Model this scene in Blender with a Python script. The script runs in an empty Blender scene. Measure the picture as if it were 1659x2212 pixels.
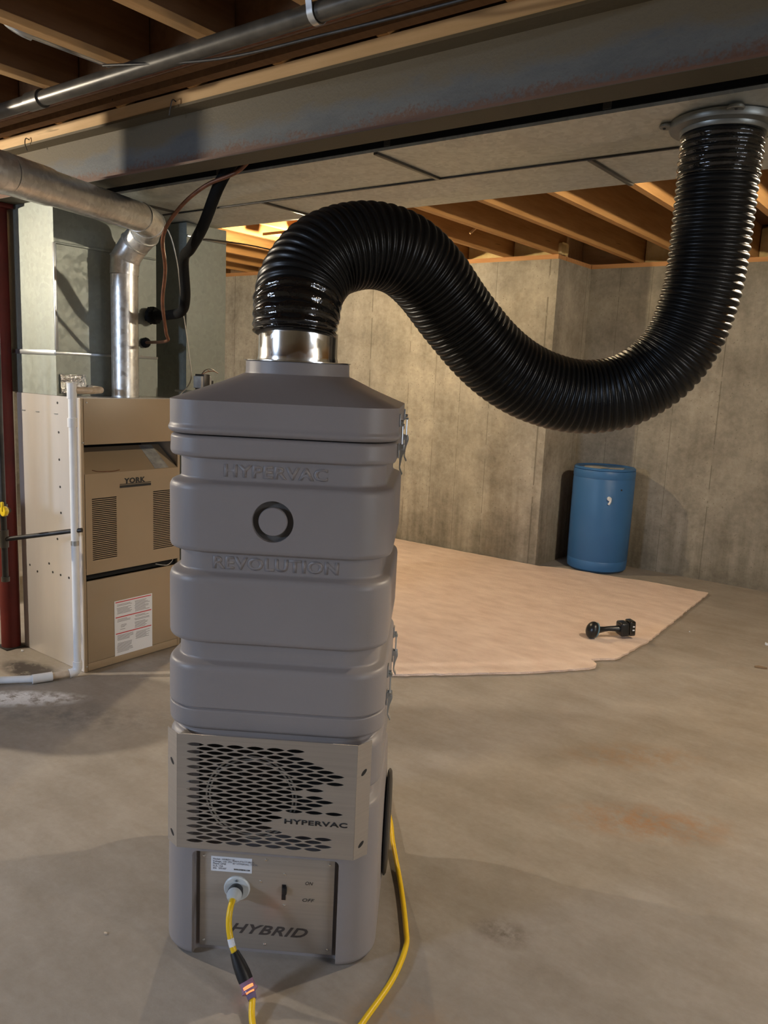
import bpy, bmesh, math, random
from mathutils import Vector, Matrix
random.seed(4)
S = bpy.context.scene
COL = S.collection
PI = math.pi

# ------------------------------------------------------------------ camera, world, lights, exposure
cam_d = bpy.data.cameras.new('camera')
cam_d.sensor_fit = 'HORIZONTAL'; cam_d.sensor_width = 36.0; cam_d.lens = 37.32
cam_d.clip_start = 0.05; cam_d.clip_end = 60
cam = bpy.data.objects.new('camera', cam_d); COL.objects.link(cam)
RGT = (0.79493452, 0.60502044, 0.04504869)
DWN = (0.13773445, -0.10765733, -0.98460100)
FWD = (-0.59085391, 0.78889807, -0.16891268)
mw = Matrix.Identity(4)
for i in range(3):
    mw[i][0] = RGT[i]; mw[i][1] = -DWN[i]; mw[i][2] = -FWD[i]
mw[0][3], mw[1][3], mw[2][3] = 0, 0, 1.45
cam.matrix_world = mw
S.camera = cam

S.view_settings.view_transform = 'Standard'
S.view_settings.look = 'None'
S.view_settings.gamma = 1.0
S.view_settings.use_curve_mapping = False
S.view_settings.exposure = 0.0

world = bpy.data.worlds.new('world'); S.world = world; world.use_nodes = True
bg = world.node_tree.nodes['Background']
bg.inputs['Color'].default_value = (0.45, 0.6, 0.9, 1); bg.inputs['Strength'].default_value = 1.0

LAMPS = [  # name, location, watts, colour, label
    ('back', (-3.98, 4.18, 2.30), 115, (1.0, 0.80, 0.50), 'assumed bare bulb in a white socket on the joists beyond the metal ducts'),
    ('left', (-4.70, 0.45, 2.03), 235, (1.0, 0.88, 0.70), 'assumed bare bulb hanging in a white socket left of the furnace, out of the picture'),
    ('far', (-0.08, 3.65, 2.28), 150, (1.0, 0.85, 0.63), 'assumed bare bulb in a white socket right of the hose, out of the picture'),
    ('east', (1.70, 1.70, 2.22), 42, (1.0, 0.84, 0.64), 'added fill bulb in a white socket beside the beam at the right, out of the picture'),  # added fill, warms the lid slope and the machine's right side
]
FILL_E = 26
ASSUMED_WINDOW_W = 56       # daylight assumed from the bluish light, through an unseen added window behind the viewpoint
def daylight(name, loc, rot, sx, sy, w, col):      # area light at an unseen window; one is assumed, the east one is added fill
    wl = bpy.data.lights.new(name, 'AREA'); wl.shape = 'RECTANGLE'; wl.size = sx; wl.size_y = sy
    wl.energy = w; wl.color = col; wl.spread = math.radians(110)      # narrow spread, so little light reaches the beam
    wo = bpy.data.objects.new(name, wl); COL.objects.link(wo); wo.location = loc; wo.rotation_euler = rot
daylight('added_window_light', (-3.4, -3.12, 1.95), (math.radians(58), 0, math.radians(-12)), 0.8, 0.4, ASSUMED_WINDOW_W, (0.60, 0.75, 1.0))  # assumed bluish daylight, set at the unseen front window
daylight('added_window_light', (3.34, 1.15, 1.45), (0, math.radians(62), 0), 1.2, 1.2, FILL_E, (0.85, 0.91, 1.0))  # added fill for the machine front, set at the unseen east window

# ------------------------------------------------------------------ materials
def mat(name, col, rough=0.6, metal=0.0, spec=0.5, coat=0.0, var=None, vscale=4.0, vstretch=(1,1,1), bump=0.0, bscale=60.0, emit=None, estr=0.0, trans=0.0, rvar=0.0, alpha=None, detail=5.0, bstretch=(1,1,1)):
    m = bpy.data.materials.new(name); m.use_nodes = True
    nt = m.node_tree; P = nt.nodes['Principled BSDF']
    P.inputs['Base Color'].default_value = (*col, 1); P.inputs['Roughness'].default_value = rough
    P.inputs['Metallic'].default_value = metal; P.inputs['Specular IOR Level'].default_value = spec
    P.inputs['Coat Weight'].default_value = coat
    P.inputs['Transmission Weight'].default_value = trans
    if emit: P.inputs['Emission Color'].default_value = (*emit, 1); P.inputs['Emission Strength'].default_value = estr
    tc = nt.nodes.new('ShaderNodeTexCoord')
    def noise(scale, stretch, det=detail):
        mp = nt.nodes.new('ShaderNodeMapping'); mp.inputs['Scale'].default_value = stretch
        nt.links.new(tc.outputs['Object'], mp.inputs['Vector'])
        n = nt.nodes.new('ShaderNodeTexNoise'); n.inputs['Scale'].default_value = scale; n.inputs['Detail'].default_value = det
        n.inputs['Roughness'].default_value = 0.6
        nt.links.new(mp.outputs[0], n.inputs['Vector']); return n
    if var:
        n = noise(vscale, vstretch)
        r = nt.nodes.new('ShaderNodeValToRGB')
        r.color_ramp.elements[0].position = 0.33; r.color_ramp.elements[1].position = 0.67
        r.color_ramp.elements[0].color = (*col, 1); r.color_ramp.elements[1].color = (*var, 1)
        nt.links.new(n.outputs['Fac'], r.inputs[0]); nt.links.new(r.outputs[0], P.inputs['Base Color'])
        if rvar:
            mr = nt.nodes.new('ShaderNodeMapRange'); mr.inputs[3].default_value = rough - rvar; mr.inputs[4].default_value = rough + rvar
            nt.links.new(n.outputs['Fac'], mr.inputs[0]); nt.links.new(mr.outputs[0], P.inputs['Roughness'])
    if bump:
        n2 = noise(bscale, bstretch, 3.0)
        b = nt.nodes.new('ShaderNodeBump'); b.inputs['Strength'].default_value = bump; b.inputs['Distance'].default_value = 0.01
        nt.links.new(n2.outputs['Fac'], b.inputs['Height']); nt.links.new(b.outputs[0], P.inputs['Normal'])
    return m

def mathn(nt, op, a, b=None, c=None):
    n = nt.nodes.new('ShaderNodeMath'); n.operation = op
    for i, v in enumerate((a, b, c)):
        if v is None: continue
        if isinstance(v, (int, float)): n.inputs[i].default_value = v
        else: nt.links.new(v, n.inputs[i])
    return n.outputs[0]

def mixc(nt, fac, a, b, blend='MIX'):
    n = nt.nodes.new('ShaderNodeMix'); n.data_type = 'RGBA'; n.blend_type = blend
    for i, v in ((0, fac), (6, a), (7, b)):
        if isinstance(v, (int, float)): n.inputs[i].default_value = v
        elif isinstance(v, tuple): n.inputs[i].default_value = (*v, 1)
        else: nt.links.new(v, n.inputs[i])
    return n.outputs[2]

def nz(nt, vec, scale, detail=4, rough=0.6):
    n = nt.nodes.new('ShaderNodeTexNoise'); n.inputs['Scale'].default_value = scale
    n.inputs['Detail'].default_value = detail; n.inputs['Roughness'].default_value = rough
    nt.links.new(vec, n.inputs['Vector']); return n.outputs['Fac']

def ramp(nt, fac, p0, p1, c0=(0,0,0), c1=(1,1,1)):
    r = nt.nodes.new('ShaderNodeValToRGB'); e = r.color_ramp.elements
    e[0].position = p0; e[1].position = p1; e[0].color = (*c0, 1); e[1].color = (*c1, 1)
    nt.links.new(fac, r.inputs[0]); return r.outputs[0]

def mapping(nt, src, scale):
    mp = nt.nodes.new('ShaderNodeMapping'); mp.inputs['Scale'].default_value = scale
    nt.links.new(src, mp.inputs['Vector']); return mp.outputs[0]

def concrete_wall(k=1.0):
    m = bpy.data.materials.new('board_formed_concrete'); m.use_nodes = True; nt = m.node_tree; P = nt.nodes['Principled BSDF']
    geo = nt.nodes.new('ShaderNodeNewGeometry')
    sx = nt.nodes.new('ShaderNodeSeparateXYZ'); nt.links.new(geo.outputs['Position'], sx.inputs[0])
    h = mathn(nt, 'ADD', sx.outputs[0], mathn(nt, 'MULTIPLY', sx.outputs[1], 1.0))
    cv = nt.nodes.new('ShaderNodeCombineXYZ'); nt.links.new(h, cv.inputs[0]); nt.links.new(sx.outputs[2], cv.inputs[2])
    v = cv.outputs[0]
    streak = nz(nt, mapping(nt, v, (5, 1, 0.35)), 1.6, 6, 0.62)
    blotch = nz(nt, v, 2.6, 8, 0.68)
    fine = nz(nt, v, 26, 5, 0.7)
    cell = mathn(nt, 'FLOOR', mathn(nt, 'DIVIDE', mathn(nt, 'ADD', h, mathn(nt, 'MULTIPLY', mathn(nt, 'SINE', mathn(nt, 'MULTIPLY', h, 3.1)), 0.16)), 0.37))
    wn = nt.nodes.new('ShaderNodeTexWhiteNoise'); wn.noise_dimensions = '1D'; nt.links.new(cell, wn.inputs['W'])
    c = ramp(nt, streak, 0.3, 0.72, (0.15, 0.135, 0.105), (0.47, 0.43, 0.345))
    c = mixc(nt, 0.6, c, ramp(nt, blotch, 0.36, 0.66, (0.11, 0.096, 0.072), (0.58, 0.53, 0.43)))
    c = mixc(nt, 0.3, c, ramp(nt, fine, 0.3, 0.7, (0.2, 0.18, 0.14), (0.55, 0.51, 0.42)))
    c = mixc(nt, mathn(nt, 'MULTIPLY', wn.outputs['Value'], 0.22), c, (0.18, 0.165, 0.135))
    low_tone = ramp(nt, mathn(nt, 'ADD', sx.outputs[2], mathn(nt, 'MULTIPLY', mathn(nt, 'SUBTRACT', streak, 0.5), 1.6)), 0.02, 0.5, (0.62, 0.60, 0.56), (1, 1, 1))  # darker towards the bottom, with a streaky edge
    c = mixc(nt, 0.8, c, low_tone, 'MULTIPLY'); c = mixc(nt, 1.0, c, (k, k, k * 1.03), 'MULTIPLY')
    # dark pits, denser on some boards
    vo = nt.nodes.new('ShaderNodeTexVoronoi'); vo.inputs['Scale'].default_value = 30; nt.links.new(v, vo.inputs['Vector'])
    pit = mathn(nt, 'MULTIPLY', mathn(nt, 'LESS_THAN', vo.outputs['Distance'], 0.13), mathn(nt, 'GREATER_THAN', blotch, 0.5))
    c = mixc(nt, mathn(nt, 'MULTIPLY', pit, 0.55), c, (0.11, 0.095, 0.07))
    # seams between form boards
    fr = mathn(nt, 'FRACT', mathn(nt, 'DIVIDE', mathn(nt, 'ADD', h, mathn(nt, 'MULTIPLY', mathn(nt, 'SINE', mathn(nt, 'MULTIPLY', h, 3.1)), 0.16)), 0.37))
    seam = mathn(nt, 'MULTIPLY', mathn(nt, 'LESS_THAN', fr, 0.018), mathn(nt, 'GREATER_THAN', nz(nt, v, 4, 3), 0.42))
    c = mixc(nt, mathn(nt, 'MULTIPLY', seam, 0.55), c, (0.10, 0.085, 0.065))
    nt.links.new(c, P.inputs['Base Color']); P.inputs['Roughness'].default_value = 0.9; P.inputs['Specular IOR Level'].default_value = 0.25
    b = nt.nodes.new('ShaderNodeBump'); b.inputs['Strength'].default_value = 0.55; b.inputs['Distance'].default_value = 0.012
    hh = mathn(nt, 'ADD', mathn(nt, 'MULTIPLY', fine, 0.5), mathn(nt, 'SUBTRACT', mathn(nt, 'MULTIPLY', blotch, 0.9), mathn(nt, 'MULTIPLY', seam, 0.5)))
    nt.links.new(hh, b.inputs['Height']); nt.links.new(b.outputs[0], P.inputs['Normal'])
    return m

def concrete_floor():
    m = bpy.data.materials.new('slab_concrete'); m.use_nodes = True; nt = m.node_tree; P = nt.nodes['Principled BSDF']
    geo = nt.nodes.new('ShaderNodeNewGeometry'); v = geo.outputs['Position']
    big = nz(nt, v, 0.9, 5, 0.6); mid = nz(nt, v, 3.2, 7, 0.65); fine = nz(nt, v, 40, 5, 0.7)
    wisp = nz(nt, mapping(nt, v, (1.4, 4.5, 1)), 2.2, 6, 0.66)
    c = ramp(nt, big, 0.3, 0.7, (0.225, 0.192, 0.165), (0.345, 0.31, 0.28))
    c = mixc(nt, 0.5, c, ramp(nt, mid, 0.3, 0.72, (0.155, 0.126, 0.103), (0.41, 0.368, 0.328)))
    c = mixc(nt, 0.22, c, ramp(nt, wisp, 0.42, 0.62, (0.21, 0.18, 0.13), (0.37, 0.34, 0.29)))
    c = mixc(nt, 0.14, c, ramp(nt, fine, 0.3, 0.7, (0.16, 0.14, 0.11), (0.42, 0.39, 0.33)))
    def stain(x, y, rx, ry, ang, col, amt, thr=0.5):
        nonlocal c
        mp = nt.nodes.new('ShaderNodeMapping'); mp.vector_type = 'TEXTURE'
        mp.inputs['Location'].default_value = (x, y, 0); mp.inputs['Rotation'].default_value = (0, 0, ang); mp.inputs['Scale'].default_value = (rx, ry, 1)
        nt.links.new(v, mp.inputs['Vector'])
        ln = nt.nodes.new('ShaderNodeVectorMath'); ln.operation = 'LENGTH'; nt.links.new(mp.outputs[0], ln.inputs[0])
        f = mathn(nt, 'SUBTRACT', 1.0, ln.outputs['Value']); f = mathn(nt, 'MAXIMUM', f, 0.0)
        n = nz(nt, v, 16, 6, 0.7)
        f = mathn(nt, 'MULTIPLY', f, ramp(nt, n, thr - 0.1, thr + 0.12))
        f = mathn(nt, 'MINIMUM', mathn(nt, 'MULTIPLY', f, amt), 1.0)
        c = mixc(nt, f, c, col)
    stain(-0.74, 2.55, 0.36, 0.14, 0.55, (0.30, 0.17, 0.09), 1.3)
    stain(-0.95, 3.0, 0.35, 0.14, 0.7, (0.30, 0.19, 0.11), 0.9)
    stain(-0.85, 1.75, 0.10, 0.07, 0.2, (0.13, 0.10, 0.075), 1.3)
    stain(-3.45, 1.88, 0.22, 0.10, 0.1, (0.06, 0.05, 0.045), 2.6, 0.42)
    stain(-3.20, 1.66, 0.34, 0.10, 0.75, (0.80, 0.80, 0.80), 3.0, 0.5)
    stain(-2.9, 1.7, 0.7, 0.2, 0.6, (0.16, 0.15, 0.14), 0.9, 0.5)
    stain(-0.88, 1.33, 0.2, 0.12, 0.3, (0.34, 0.23, 0.14), 0.7, 0.45)
    nt.links.new(c, P.inputs['Base Color'])
    P.inputs['Specular IOR Level'].default_value = 0.35
    rr = nt.nodes.new('ShaderNodeMapRange'); rr.inputs[3].default_value = 0.5; rr.inputs[4].default_value = 0.8
    nt.links.new(mid, rr.inputs[0]); nt.links.new(rr.outputs[0], P.inputs['Roughness'])
    b = nt.nodes.new('ShaderNodeBump'); b.inputs['Strength'].default_value = 0.3; b.inputs['Distance'].default_value = 0.006
    nt.links.new(mathn(nt, 'ADD', mathn(nt, 'MULTIPLY', fine, 0.4), mid), b.inputs['Height']); nt.links.new(b.outputs[0], P.inputs['Normal'])
    return m

def steel_beam_mat():
    m = bpy.data.materials.new('primed_rusty_steel'); m.use_nodes = True; nt = m.node_tree; P = nt.nodes['Principled BSDF']
    geo = nt.nodes.new('ShaderNodeNewGeometry'); v = geo.outputs['Position']
    sx = nt.nodes.new('ShaderNodeSeparateXYZ'); nt.links.new(v, sx.inputs[0])
    low = nz(nt, mapping(nt, v, (1, 1, 3)), 3.0, 6, 0.65); fine = nz(nt, v, 70, 5, 0.75)
    zr = mathn(nt, 'DIVIDE', mathn(nt, 'SUBTRACT', sx.outputs[2], 2.156), 0.204)   # 0 bottom .. 1 top
    c = ramp(nt, low, 0.35, 0.65, (0.078, 0.082, 0.083), (0.118, 0.120, 0.114))
    topf = mathn(nt, 'MULTIPLY', ramp(nt, mathn(nt, 'ADD', zr, mathn(nt, 'MULTIPLY', mathn(nt, 'SUBTRACT', low, 0.5), 0.9)), 0.44, 0.66), 0.92)
    c = mixc(nt, topf, c, (0.115, 0.088, 0.048))
    r1 = mathn(nt, 'ADD', mathn(nt, 'SUBTRACT', 0.30, zr), mathn(nt, 'MULTIPLY', mathn(nt, 'SUBTRACT', fine, 0.5), 0.55))
    r1 = mathn(nt, 'ADD', r1, mathn(nt, 'MULTIPLY', mathn(nt, 'SUBTRACT', low, 0.5), 0.5))
    c = mixc(nt, mathn(nt, 'MULTIPLY', ramp(nt, r1, 0.02, 0.16), 0.9), c, (0.115, 0.046, 0.020))
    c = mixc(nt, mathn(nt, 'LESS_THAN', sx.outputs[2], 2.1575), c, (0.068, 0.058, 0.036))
    c = mixc(nt, mathn(nt, 'MULTIPLY', ramp(nt, fine, 0.52, 0.66), 0.18), c, (0.05, 0.045, 0.04))
    nt.links.new(c, P.inputs['Base Color']); P.inputs['Roughness'].default_value = 0.62; P.inputs['Specular IOR Level'].default_value = 0.4
    b = nt.nodes.new('ShaderNodeBump'); b.inputs['Strength'].default_value = 0.25; b.inputs['Distance'].default_value = 0.004
    nt.links.new(fine, b.inputs['Height']); nt.links.new(b.outputs[0], P.inputs['Normal'])
    return m

def galv(name, col, rough, speck=0.25, scale=26, metal=0.85):
    m = bpy.data.materials.new(name); m.use_nodes = True; nt = m.node_tree; P = nt.nodes['Principled BSDF']
    tc = nt.nodes.new('ShaderNodeTexCoord'); v = tc.outputs['Object']
    vo = nt.nodes.new('ShaderNodeTexVoronoi'); vo.inputs['Scale'].default_value = scale; nt.links.new(v, vo.inputs['Vector'])
    wv = nt.nodes.new('ShaderNodeSeparateColor'); nt.links.new(vo.outputs['Color'], wv.inputs[0])
    n = nz(nt, v, 6, 6, 0.65)
    d = tuple(x * (1 - speck) for x in col); l = tuple(min(1, x * (1 + speck)) for x in col)
    c = mixc(nt, wv.outputs[0], d, l); c = mixc(nt, 0.45, c, ramp(nt, n, 0.3, 0.7, d, l))
    nt.links.new(c, P.inputs['Base Color']); P.inputs['Metallic'].default_value = metal
    mr = nt.nodes.new('ShaderNodeMapRange'); mr.inputs[3].default_value = rough - 0.07; mr.inputs[4].default_value = rough + 0.09
    nt.links.new(wv.outputs[1], mr.inputs[0]); nt.links.new(mr.outputs[0], P.inputs['Roughness'])
    b = nt.nodes.new('ShaderNodeBump'); b.inputs['Strength'].default_value = 0.12; b.inputs['Distance'].default_value = 0.01
    nt.links.new(nz(nt, v, 5, 3), b.inputs['Height']); nt.links.new(b.outputs[0], P.inputs['Normal'])
    return m

def wood(name, a, b, stretch=(14, 1.2, 14), rough=0.7):
    m = bpy.data.materials.new(name); m.use_nodes = True; nt = m.node_tree; P = nt.nodes['Principled BSDF']
    tc = nt.nodes.new('ShaderNodeTexCoord'); v = tc.outputs['Object']
    g = nz(nt, mapping(nt, v, stretch), 2.4, 6, 0.6); kn = nz(nt, mapping(nt, v, tuple(0.25 * s for s in stretch)), 9, 2, 0.5)
    c = ramp(nt, g, 0.3, 0.7, a, b)
    c = mixc(nt, ramp(nt, kn, 0.70, 0.76), c, tuple(x * 0.35 for x in a))
    nt.links.new(c, P.inputs['Base Color']); P.inputs['Roughness'].default_value = rough; P.inputs['Specular IOR Level'].default_value = 0.25
    bp = nt.nodes.new('ShaderNodeBump'); bp.inputs['Strength'].default_value = 0.25; bp.inputs['Distance'].default_value = 0.004
    nt.links.new(g, bp.inputs['Height']); nt.links.new(bp.outputs[0], P.inputs['Normal'])
    return m

M = {}
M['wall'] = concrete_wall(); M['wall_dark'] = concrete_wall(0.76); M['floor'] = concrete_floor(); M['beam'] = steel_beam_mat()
M['duct'] = galv('galvanised_duct', (0.54, 0.56, 0.52), 0.46, 0.18, 60, 0.5)
M['pipe'] = galv('galvanised_vent', (0.70, 0.70, 0.68), 0.36, 0.22, 55, 0.85)
M['plenum'] = galv('galvanised_plenum', (0.27, 0.295, 0.27), 0.5, 0.10, 55, 0.45)
M['collar'] = galv('bright_collar', (0.80, 0.80, 0.78), 0.16, 0.06, 30, 1.0)
M['takeoff'] = mat('dull_zinc_plate', (0.24, 0.245, 0.22), 0.38, 0.6, var=(0.30, 0.30, 0.27), vscale=20)
M['zinc'] = mat('zinc_latch', (0.55, 0.58, 0.60), 0.32, 0.9)
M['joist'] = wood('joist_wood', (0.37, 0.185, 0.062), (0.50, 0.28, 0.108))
M['joist_shaded'] = wood('shaded_joist_wood', (0.145, 0.070, 0.030), (0.205, 0.105, 0.046))  # darker copy of the joist wood, shade put into its colour
M['plate'] = wood('pine_plate', (0.60, 0.40, 0.21), (0.74, 0.52, 0.30), (1.2, 14, 14))
M['sill'] = wood('sill_wood', (0.42, 0.20, 0.08), (0.56, 0.30, 0.13), (1.2, 14, 14))
M['flange'] = wood('joist_flange', (0.44, 0.26, 0.11), (0.57, 0.36, 0.17))
M['sub'] = wood('subfloor_wood', (0.11, 0.056, 0.026), (0.16, 0.085, 0.04), (3, 3, 3))
M['insul'] = mat('yellow_insulation', (0.62, 0.46, 0.20), 0.95, var=(0.75, 0.60, 0.32), vscale=10, bump=0.6, bscale=30)
M['plastic'] = mat('grey_rotomoulded_plastic', (0.245, 0.220, 0.212), 0.43, spec=0.40, var=(0.265, 0.238, 0.230), vscale=3, bump=0.07, bscale=420)
M['channel'] = mat('shaded_channel', (0.10, 0.095, 0.09), 0.45)
M['stainless'] = mat('brushed_stainless', (0.47, 0.425, 0.375), 0.38, 0.7, var=(0.53, 0.48, 0.42), vscale=2, vstretch=(1, 1, 60), bump=0.05, bscale=5, bstretch=(4, 4, 300))
M['black'] = mat('black_plastic', (0.012, 0.012, 0.013), 0.42)
M['blackhole'] = mat('dark_interior', (0.006, 0.006, 0.006), 0.8)
M['rubber'] = mat('black_hose_rubber', (0.006, 0.006, 0.006), 0.34, spec=0.26, var=(0.009, 0.009, 0.009), vscale=12, bump=0.05, bscale=40)
M['tape'] = mat('glossy_black_tape', (0.006, 0.006, 0.006), 0.11, spec=0.7, coat=0.4, bump=0.35, bscale=38)
M['wiregrey'] = mat('guard_wire', (0.42, 0.42, 0.40), 0.35, 0.8)
M['white'] = mat('white_print_label', (0.70, 0.72, 0.76), 0.45)
M['ink'] = mat('black_ink', (0.012, 0.012, 0.012), 0.6)
M['greyink'] = mat('grey_ink', (0.22, 0.22, 0.24), 0.6)
M['red_ink'] = mat('red_ink', (0.55, 0.03, 0.03), 0.6)
M['etch'] = mat('etched_dark_mark', (0.055, 0.045, 0.04), 0.5)
M['yellow'] = mat('yellow_cord_jacket', (0.78, 0.50, 0.012), 0.38, spec=0.45)
M['nylon'] = mat('translucent_white_nylon', (0.72, 0.75, 0.74), 0.35, trans=0.25)
M['purple'] = mat('clear_violet_plastic', (0.36, 0.30, 0.52), 0.12, trans=0.65, spec=0.6)
M['glow'] = mat('neon_glow', (0.9, 0.25, 0.05), 0.4, emit=(1.0, 0.22, 0.03), estr=6)
M['tan'] = mat('tan_enamel', (0.31, 0.236, 0.155), 0.42, spec=0.4, var=(0.33, 0.252, 0.168), vscale=3, bump=0.05, bscale=300)
M['cabinet'] = mat('furnace_side_steel', (0.66, 0.625, 0.59), 0.26, 0.42, var=(0.74, 0.70, 0.665), vscale=1.6, vstretch=(3, 3, 0.5), bump=0.06, bscale=4)
M['pvc'] = mat('white_pvc', (0.74, 0.76, 0.78), 0.32, spec=0.5, var=(0.68, 0.69, 0.70), vscale=14)
M['pvc_old'] = mat('stained_pvc', (0.58, 0.50, 0.40), 0.45, var=(0.42, 0.33, 0.24), vscale=24)
M['iron'] = mat('black_iron_pipe', (0.022, 0.021, 0.02), 0.42, 0.35, var=(0.05, 0.045, 0.04), vscale=18)
M['castiron'] = mat('dark_steel_pipe', (0.055, 0.050, 0.042), 0.34, 0.3, var=(0.10, 0.09, 0.072), vscale=14, rvar=0.08)
M['redpost'] = mat('red_oxide_paint', (0.13, 0.016, 0.012), 0.55, spec=0.3, var=(0.095, 0.013, 0.010), vscale=9, bump=0.06, bscale=60)
M['valve'] = mat('yellow_valve_enamel', (0.80, 0.56, 0.015), 0.35)
M['copper'] = mat('aged_copper', (0.24, 0.10, 0.055), 0.5, 0.6, var=(0.13, 0.06, 0.035), vscale=30)
M['foam'] = mat('black_foam_insulation', (0.008, 0.008, 0.008), 0.85, spec=0.12, bump=0.2, bscale=80)
M['blue'] = mat('blue_moulded_plastic', (0.034, 0.122, 0.29), 0.42, spec=0.4, var=(0.038, 0.134, 0.315), vscale=3)
M['paper'] = mat('dusty_grey_paper', (0.42, 0.42, 0.40), 0.6, var=(0.20, 0.20, 0.20), vscale=16)
M['carpet'] = mat('blush_beige_carpet', (0.72, 0.55, 0.45), 0.95, spec=0.1, var=(0.86, 0.69, 0.58), vscale=5, vstretch=(1, 2.2, 1), bump=0.8, bscale=170, detail=8)
M['backing'] = mat('carpet_backing', (0.32, 0.24, 0.16), 0.95, bump=0.4, bscale=120)
M['tool'] = mat('black_tool_plastic', (0.010, 0.012, 0.014), 0.3)
M['toolblue'] = mat('dull_teal_stripe', (0.10, 0.20, 0.26), 0.35)
M['socket'] = mat('white_porcelain', (0.75, 0.74, 0.70), 0.3)
M['enamel_grey'] = mat('pale_grey_enamel', (0.34, 0.37, 0.40), 0.4)
M['wirewhite'] = mat('white_wire', (0.55, 0.53, 0.48), 0.5)
M['chipwood'] = mat('wood_chip', (0.22, 0.15, 0.09), 0.8)
M['whitewash'] = mat('painted_frame', (0.6, 0.6, 0.58), 0.5)
M['tapealu'] = mat('crumpled_foil_tape', (0.75, 0.75, 0.73), 0.22, 1.0, bump=0.9, bscale=45)
M['glass'] = mat('window_glass', (0.9, 0.95, 1.0), 0.03, trans=1.0)

# ------------------------------------------------------------------ mesh helpers
def smooth(bm, ang=40):
    bm.normal_update()
    lim = math.radians(ang)
    for f in bm.faces: f.smooth = True
    for e in bm.edges:
        if len(e.link_faces) == 2 and e.calc_face_angle(0) > lim: e.smooth = False

def link(o, parent=None):
    COL.objects.link(o)
    if parent is not None: o.parent = parent
    return o

def thing(name, label=None, cat=None, loc=(0,0,0), rz=0, group=None, kind=None):
    o = bpy.data.objects.new(name, None); COL.objects.link(o)
    o.empty_display_size = 0.05
    o.location = loc; o.rotation_euler = (0, 0, rz)
    tag(o, label, cat, group, kind); return o

def tag(o, label=None, cat=None, group=None, kind=None):
    if label: o['label'] = label
    if cat: o['category'] = cat
    if group: o['group'] = group
    if kind: o['kind'] = kind
    return o

def wmat(o):
    m = Matrix.Translation(o.location) @ o.rotation_euler.to_matrix().to_4x4()
    return wmat(o.parent) @ m if o.parent else m

def obj(name, bm, m, parent=None, local=False, ang=40, flat=False, label=None, origin=None):
    """one mesh object; coordinates are world unless local=True (then in the parent's frame)"""
    bmesh.ops.recalc_face_normals(bm, faces=bm.faces[:])
    if not flat: smooth(bm, ang)
    me = bpy.data.meshes.new(name)
    off = Vector((0, 0, 0))
    if parent is not None and not local:
        bm.transform(wmat(parent).inverted())
    if bm.verts:
        lo = Vector([min(v.co[i] for v in bm.verts) for i in range(3)]); hi = Vector([max(v.co[i] for v in bm.verts) for i in range(3)])
        off = Vector(((lo.x + hi.x) / 2, (lo.y + hi.y) / 2, lo.z)) if origin is None else Vector(origin)
    bm.transform(Matrix.Translation(-off)); bm.to_mesh(me); bm.free()
    if not flat and name in WN: weighted(me)
    o = bpy.data.objects.new(name, me); o.location = off
    for mm in (m if isinstance(m, (list, tuple)) else [m]): me.materials.append(mm)
    link(o, parent)
    if label: o['label'] = label
    return o

WN = {'lid', 'filter_housing', 'base_tub'}
def weighted(me):
    o = bpy.data.objects.new('tmp', me); COL.objects.link(o)
    md = o.modifiers.new('wn', 'WEIGHTED_NORMAL'); md.keep_sharp = True; md.weight = 100
    dg = bpy.context.evaluated_depsgraph_get(); m2 = bpy.data.meshes.new_from_object(o.evaluated_get(dg))
    b = bmesh.new(); n = [tuple(c.vector) for c in m2.corner_normals]
    me.normals_split_custom_set(n); b.free()
    bpy.data.objects.remove(o); bpy.data.meshes.remove(m2)

def NB(): return bmesh.new()

def box(bm, lo, hi, bevel=0.0, seg=2):
    c = [(lo[i] + hi[i]) / 2 for i in range(3)]; s = [abs(hi[i] - lo[i]) for i in range(3)]
    r = bmesh.ops.create_cube(bm, size=1.0, matrix=Matrix.Translation(c) @ Matrix.Diagonal((*s, 1)))
    if bevel:
        es = list({e for v in r['verts'] for e in v.link_edges})
        bmesh.ops.bevel(bm, geom=es, offset=bevel, segments=seg, affect='EDGES', profile=0.5)
    return bm

def loops(bm, rings, cap=True, closed=False, mi=0):
    vs = [[bm.verts.new(p) for p in r] for r in rings]
    n = len(rings[0]); k = len(vs)
    for i in range(k if closed else k - 1):
        a = vs[i]; b = vs[(i + 1) % k]
        for j in range(n):
            f = bm.faces.new((a[j], a[(j + 1) % n], b[(j + 1) % n], b[j])); f.material_index = mi
    if cap and not closed:
        bm.faces.new(vs[0][::-1]).material_index = mi; bm.faces.new(vs[-1]).material_index = mi
    return vs

def frames(pts):
    pts = [Vector(p) for p in pts]; out = []
    t0 = (pts[1] - pts[0]).normalized()
    ref = Vector((0, 0, 1)) if abs(t0.z) < 0.9 else Vector((1, 0, 0))
    nrm = (ref - t0 * ref.dot(t0)).normalized()
    for i, p in enumerate(pts):
        t = (pts[min(i + 1, len(pts) - 1)] - pts[max(i - 1, 0)]).normalized()
        nrm = (nrm - t * nrm.dot(t)).normalized()
        out.append((p, t, nrm, t.cross(nrm)))
    return out

def tube(bm, pts, r, seg=12, cap=True, mi=0):
    fr = frames(pts); rings = []
    for i, (p, t, a, b) in enumerate(fr):
        rr = r[i] if isinstance(r, (list, tuple)) else r
        rings.append([p + (a * math.cos(2 * PI * k / seg) + b * math.sin(2 * PI * k / seg)) * rr for k in range(seg)])
    loops(bm, rings, cap, mi=mi); return bm

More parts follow.
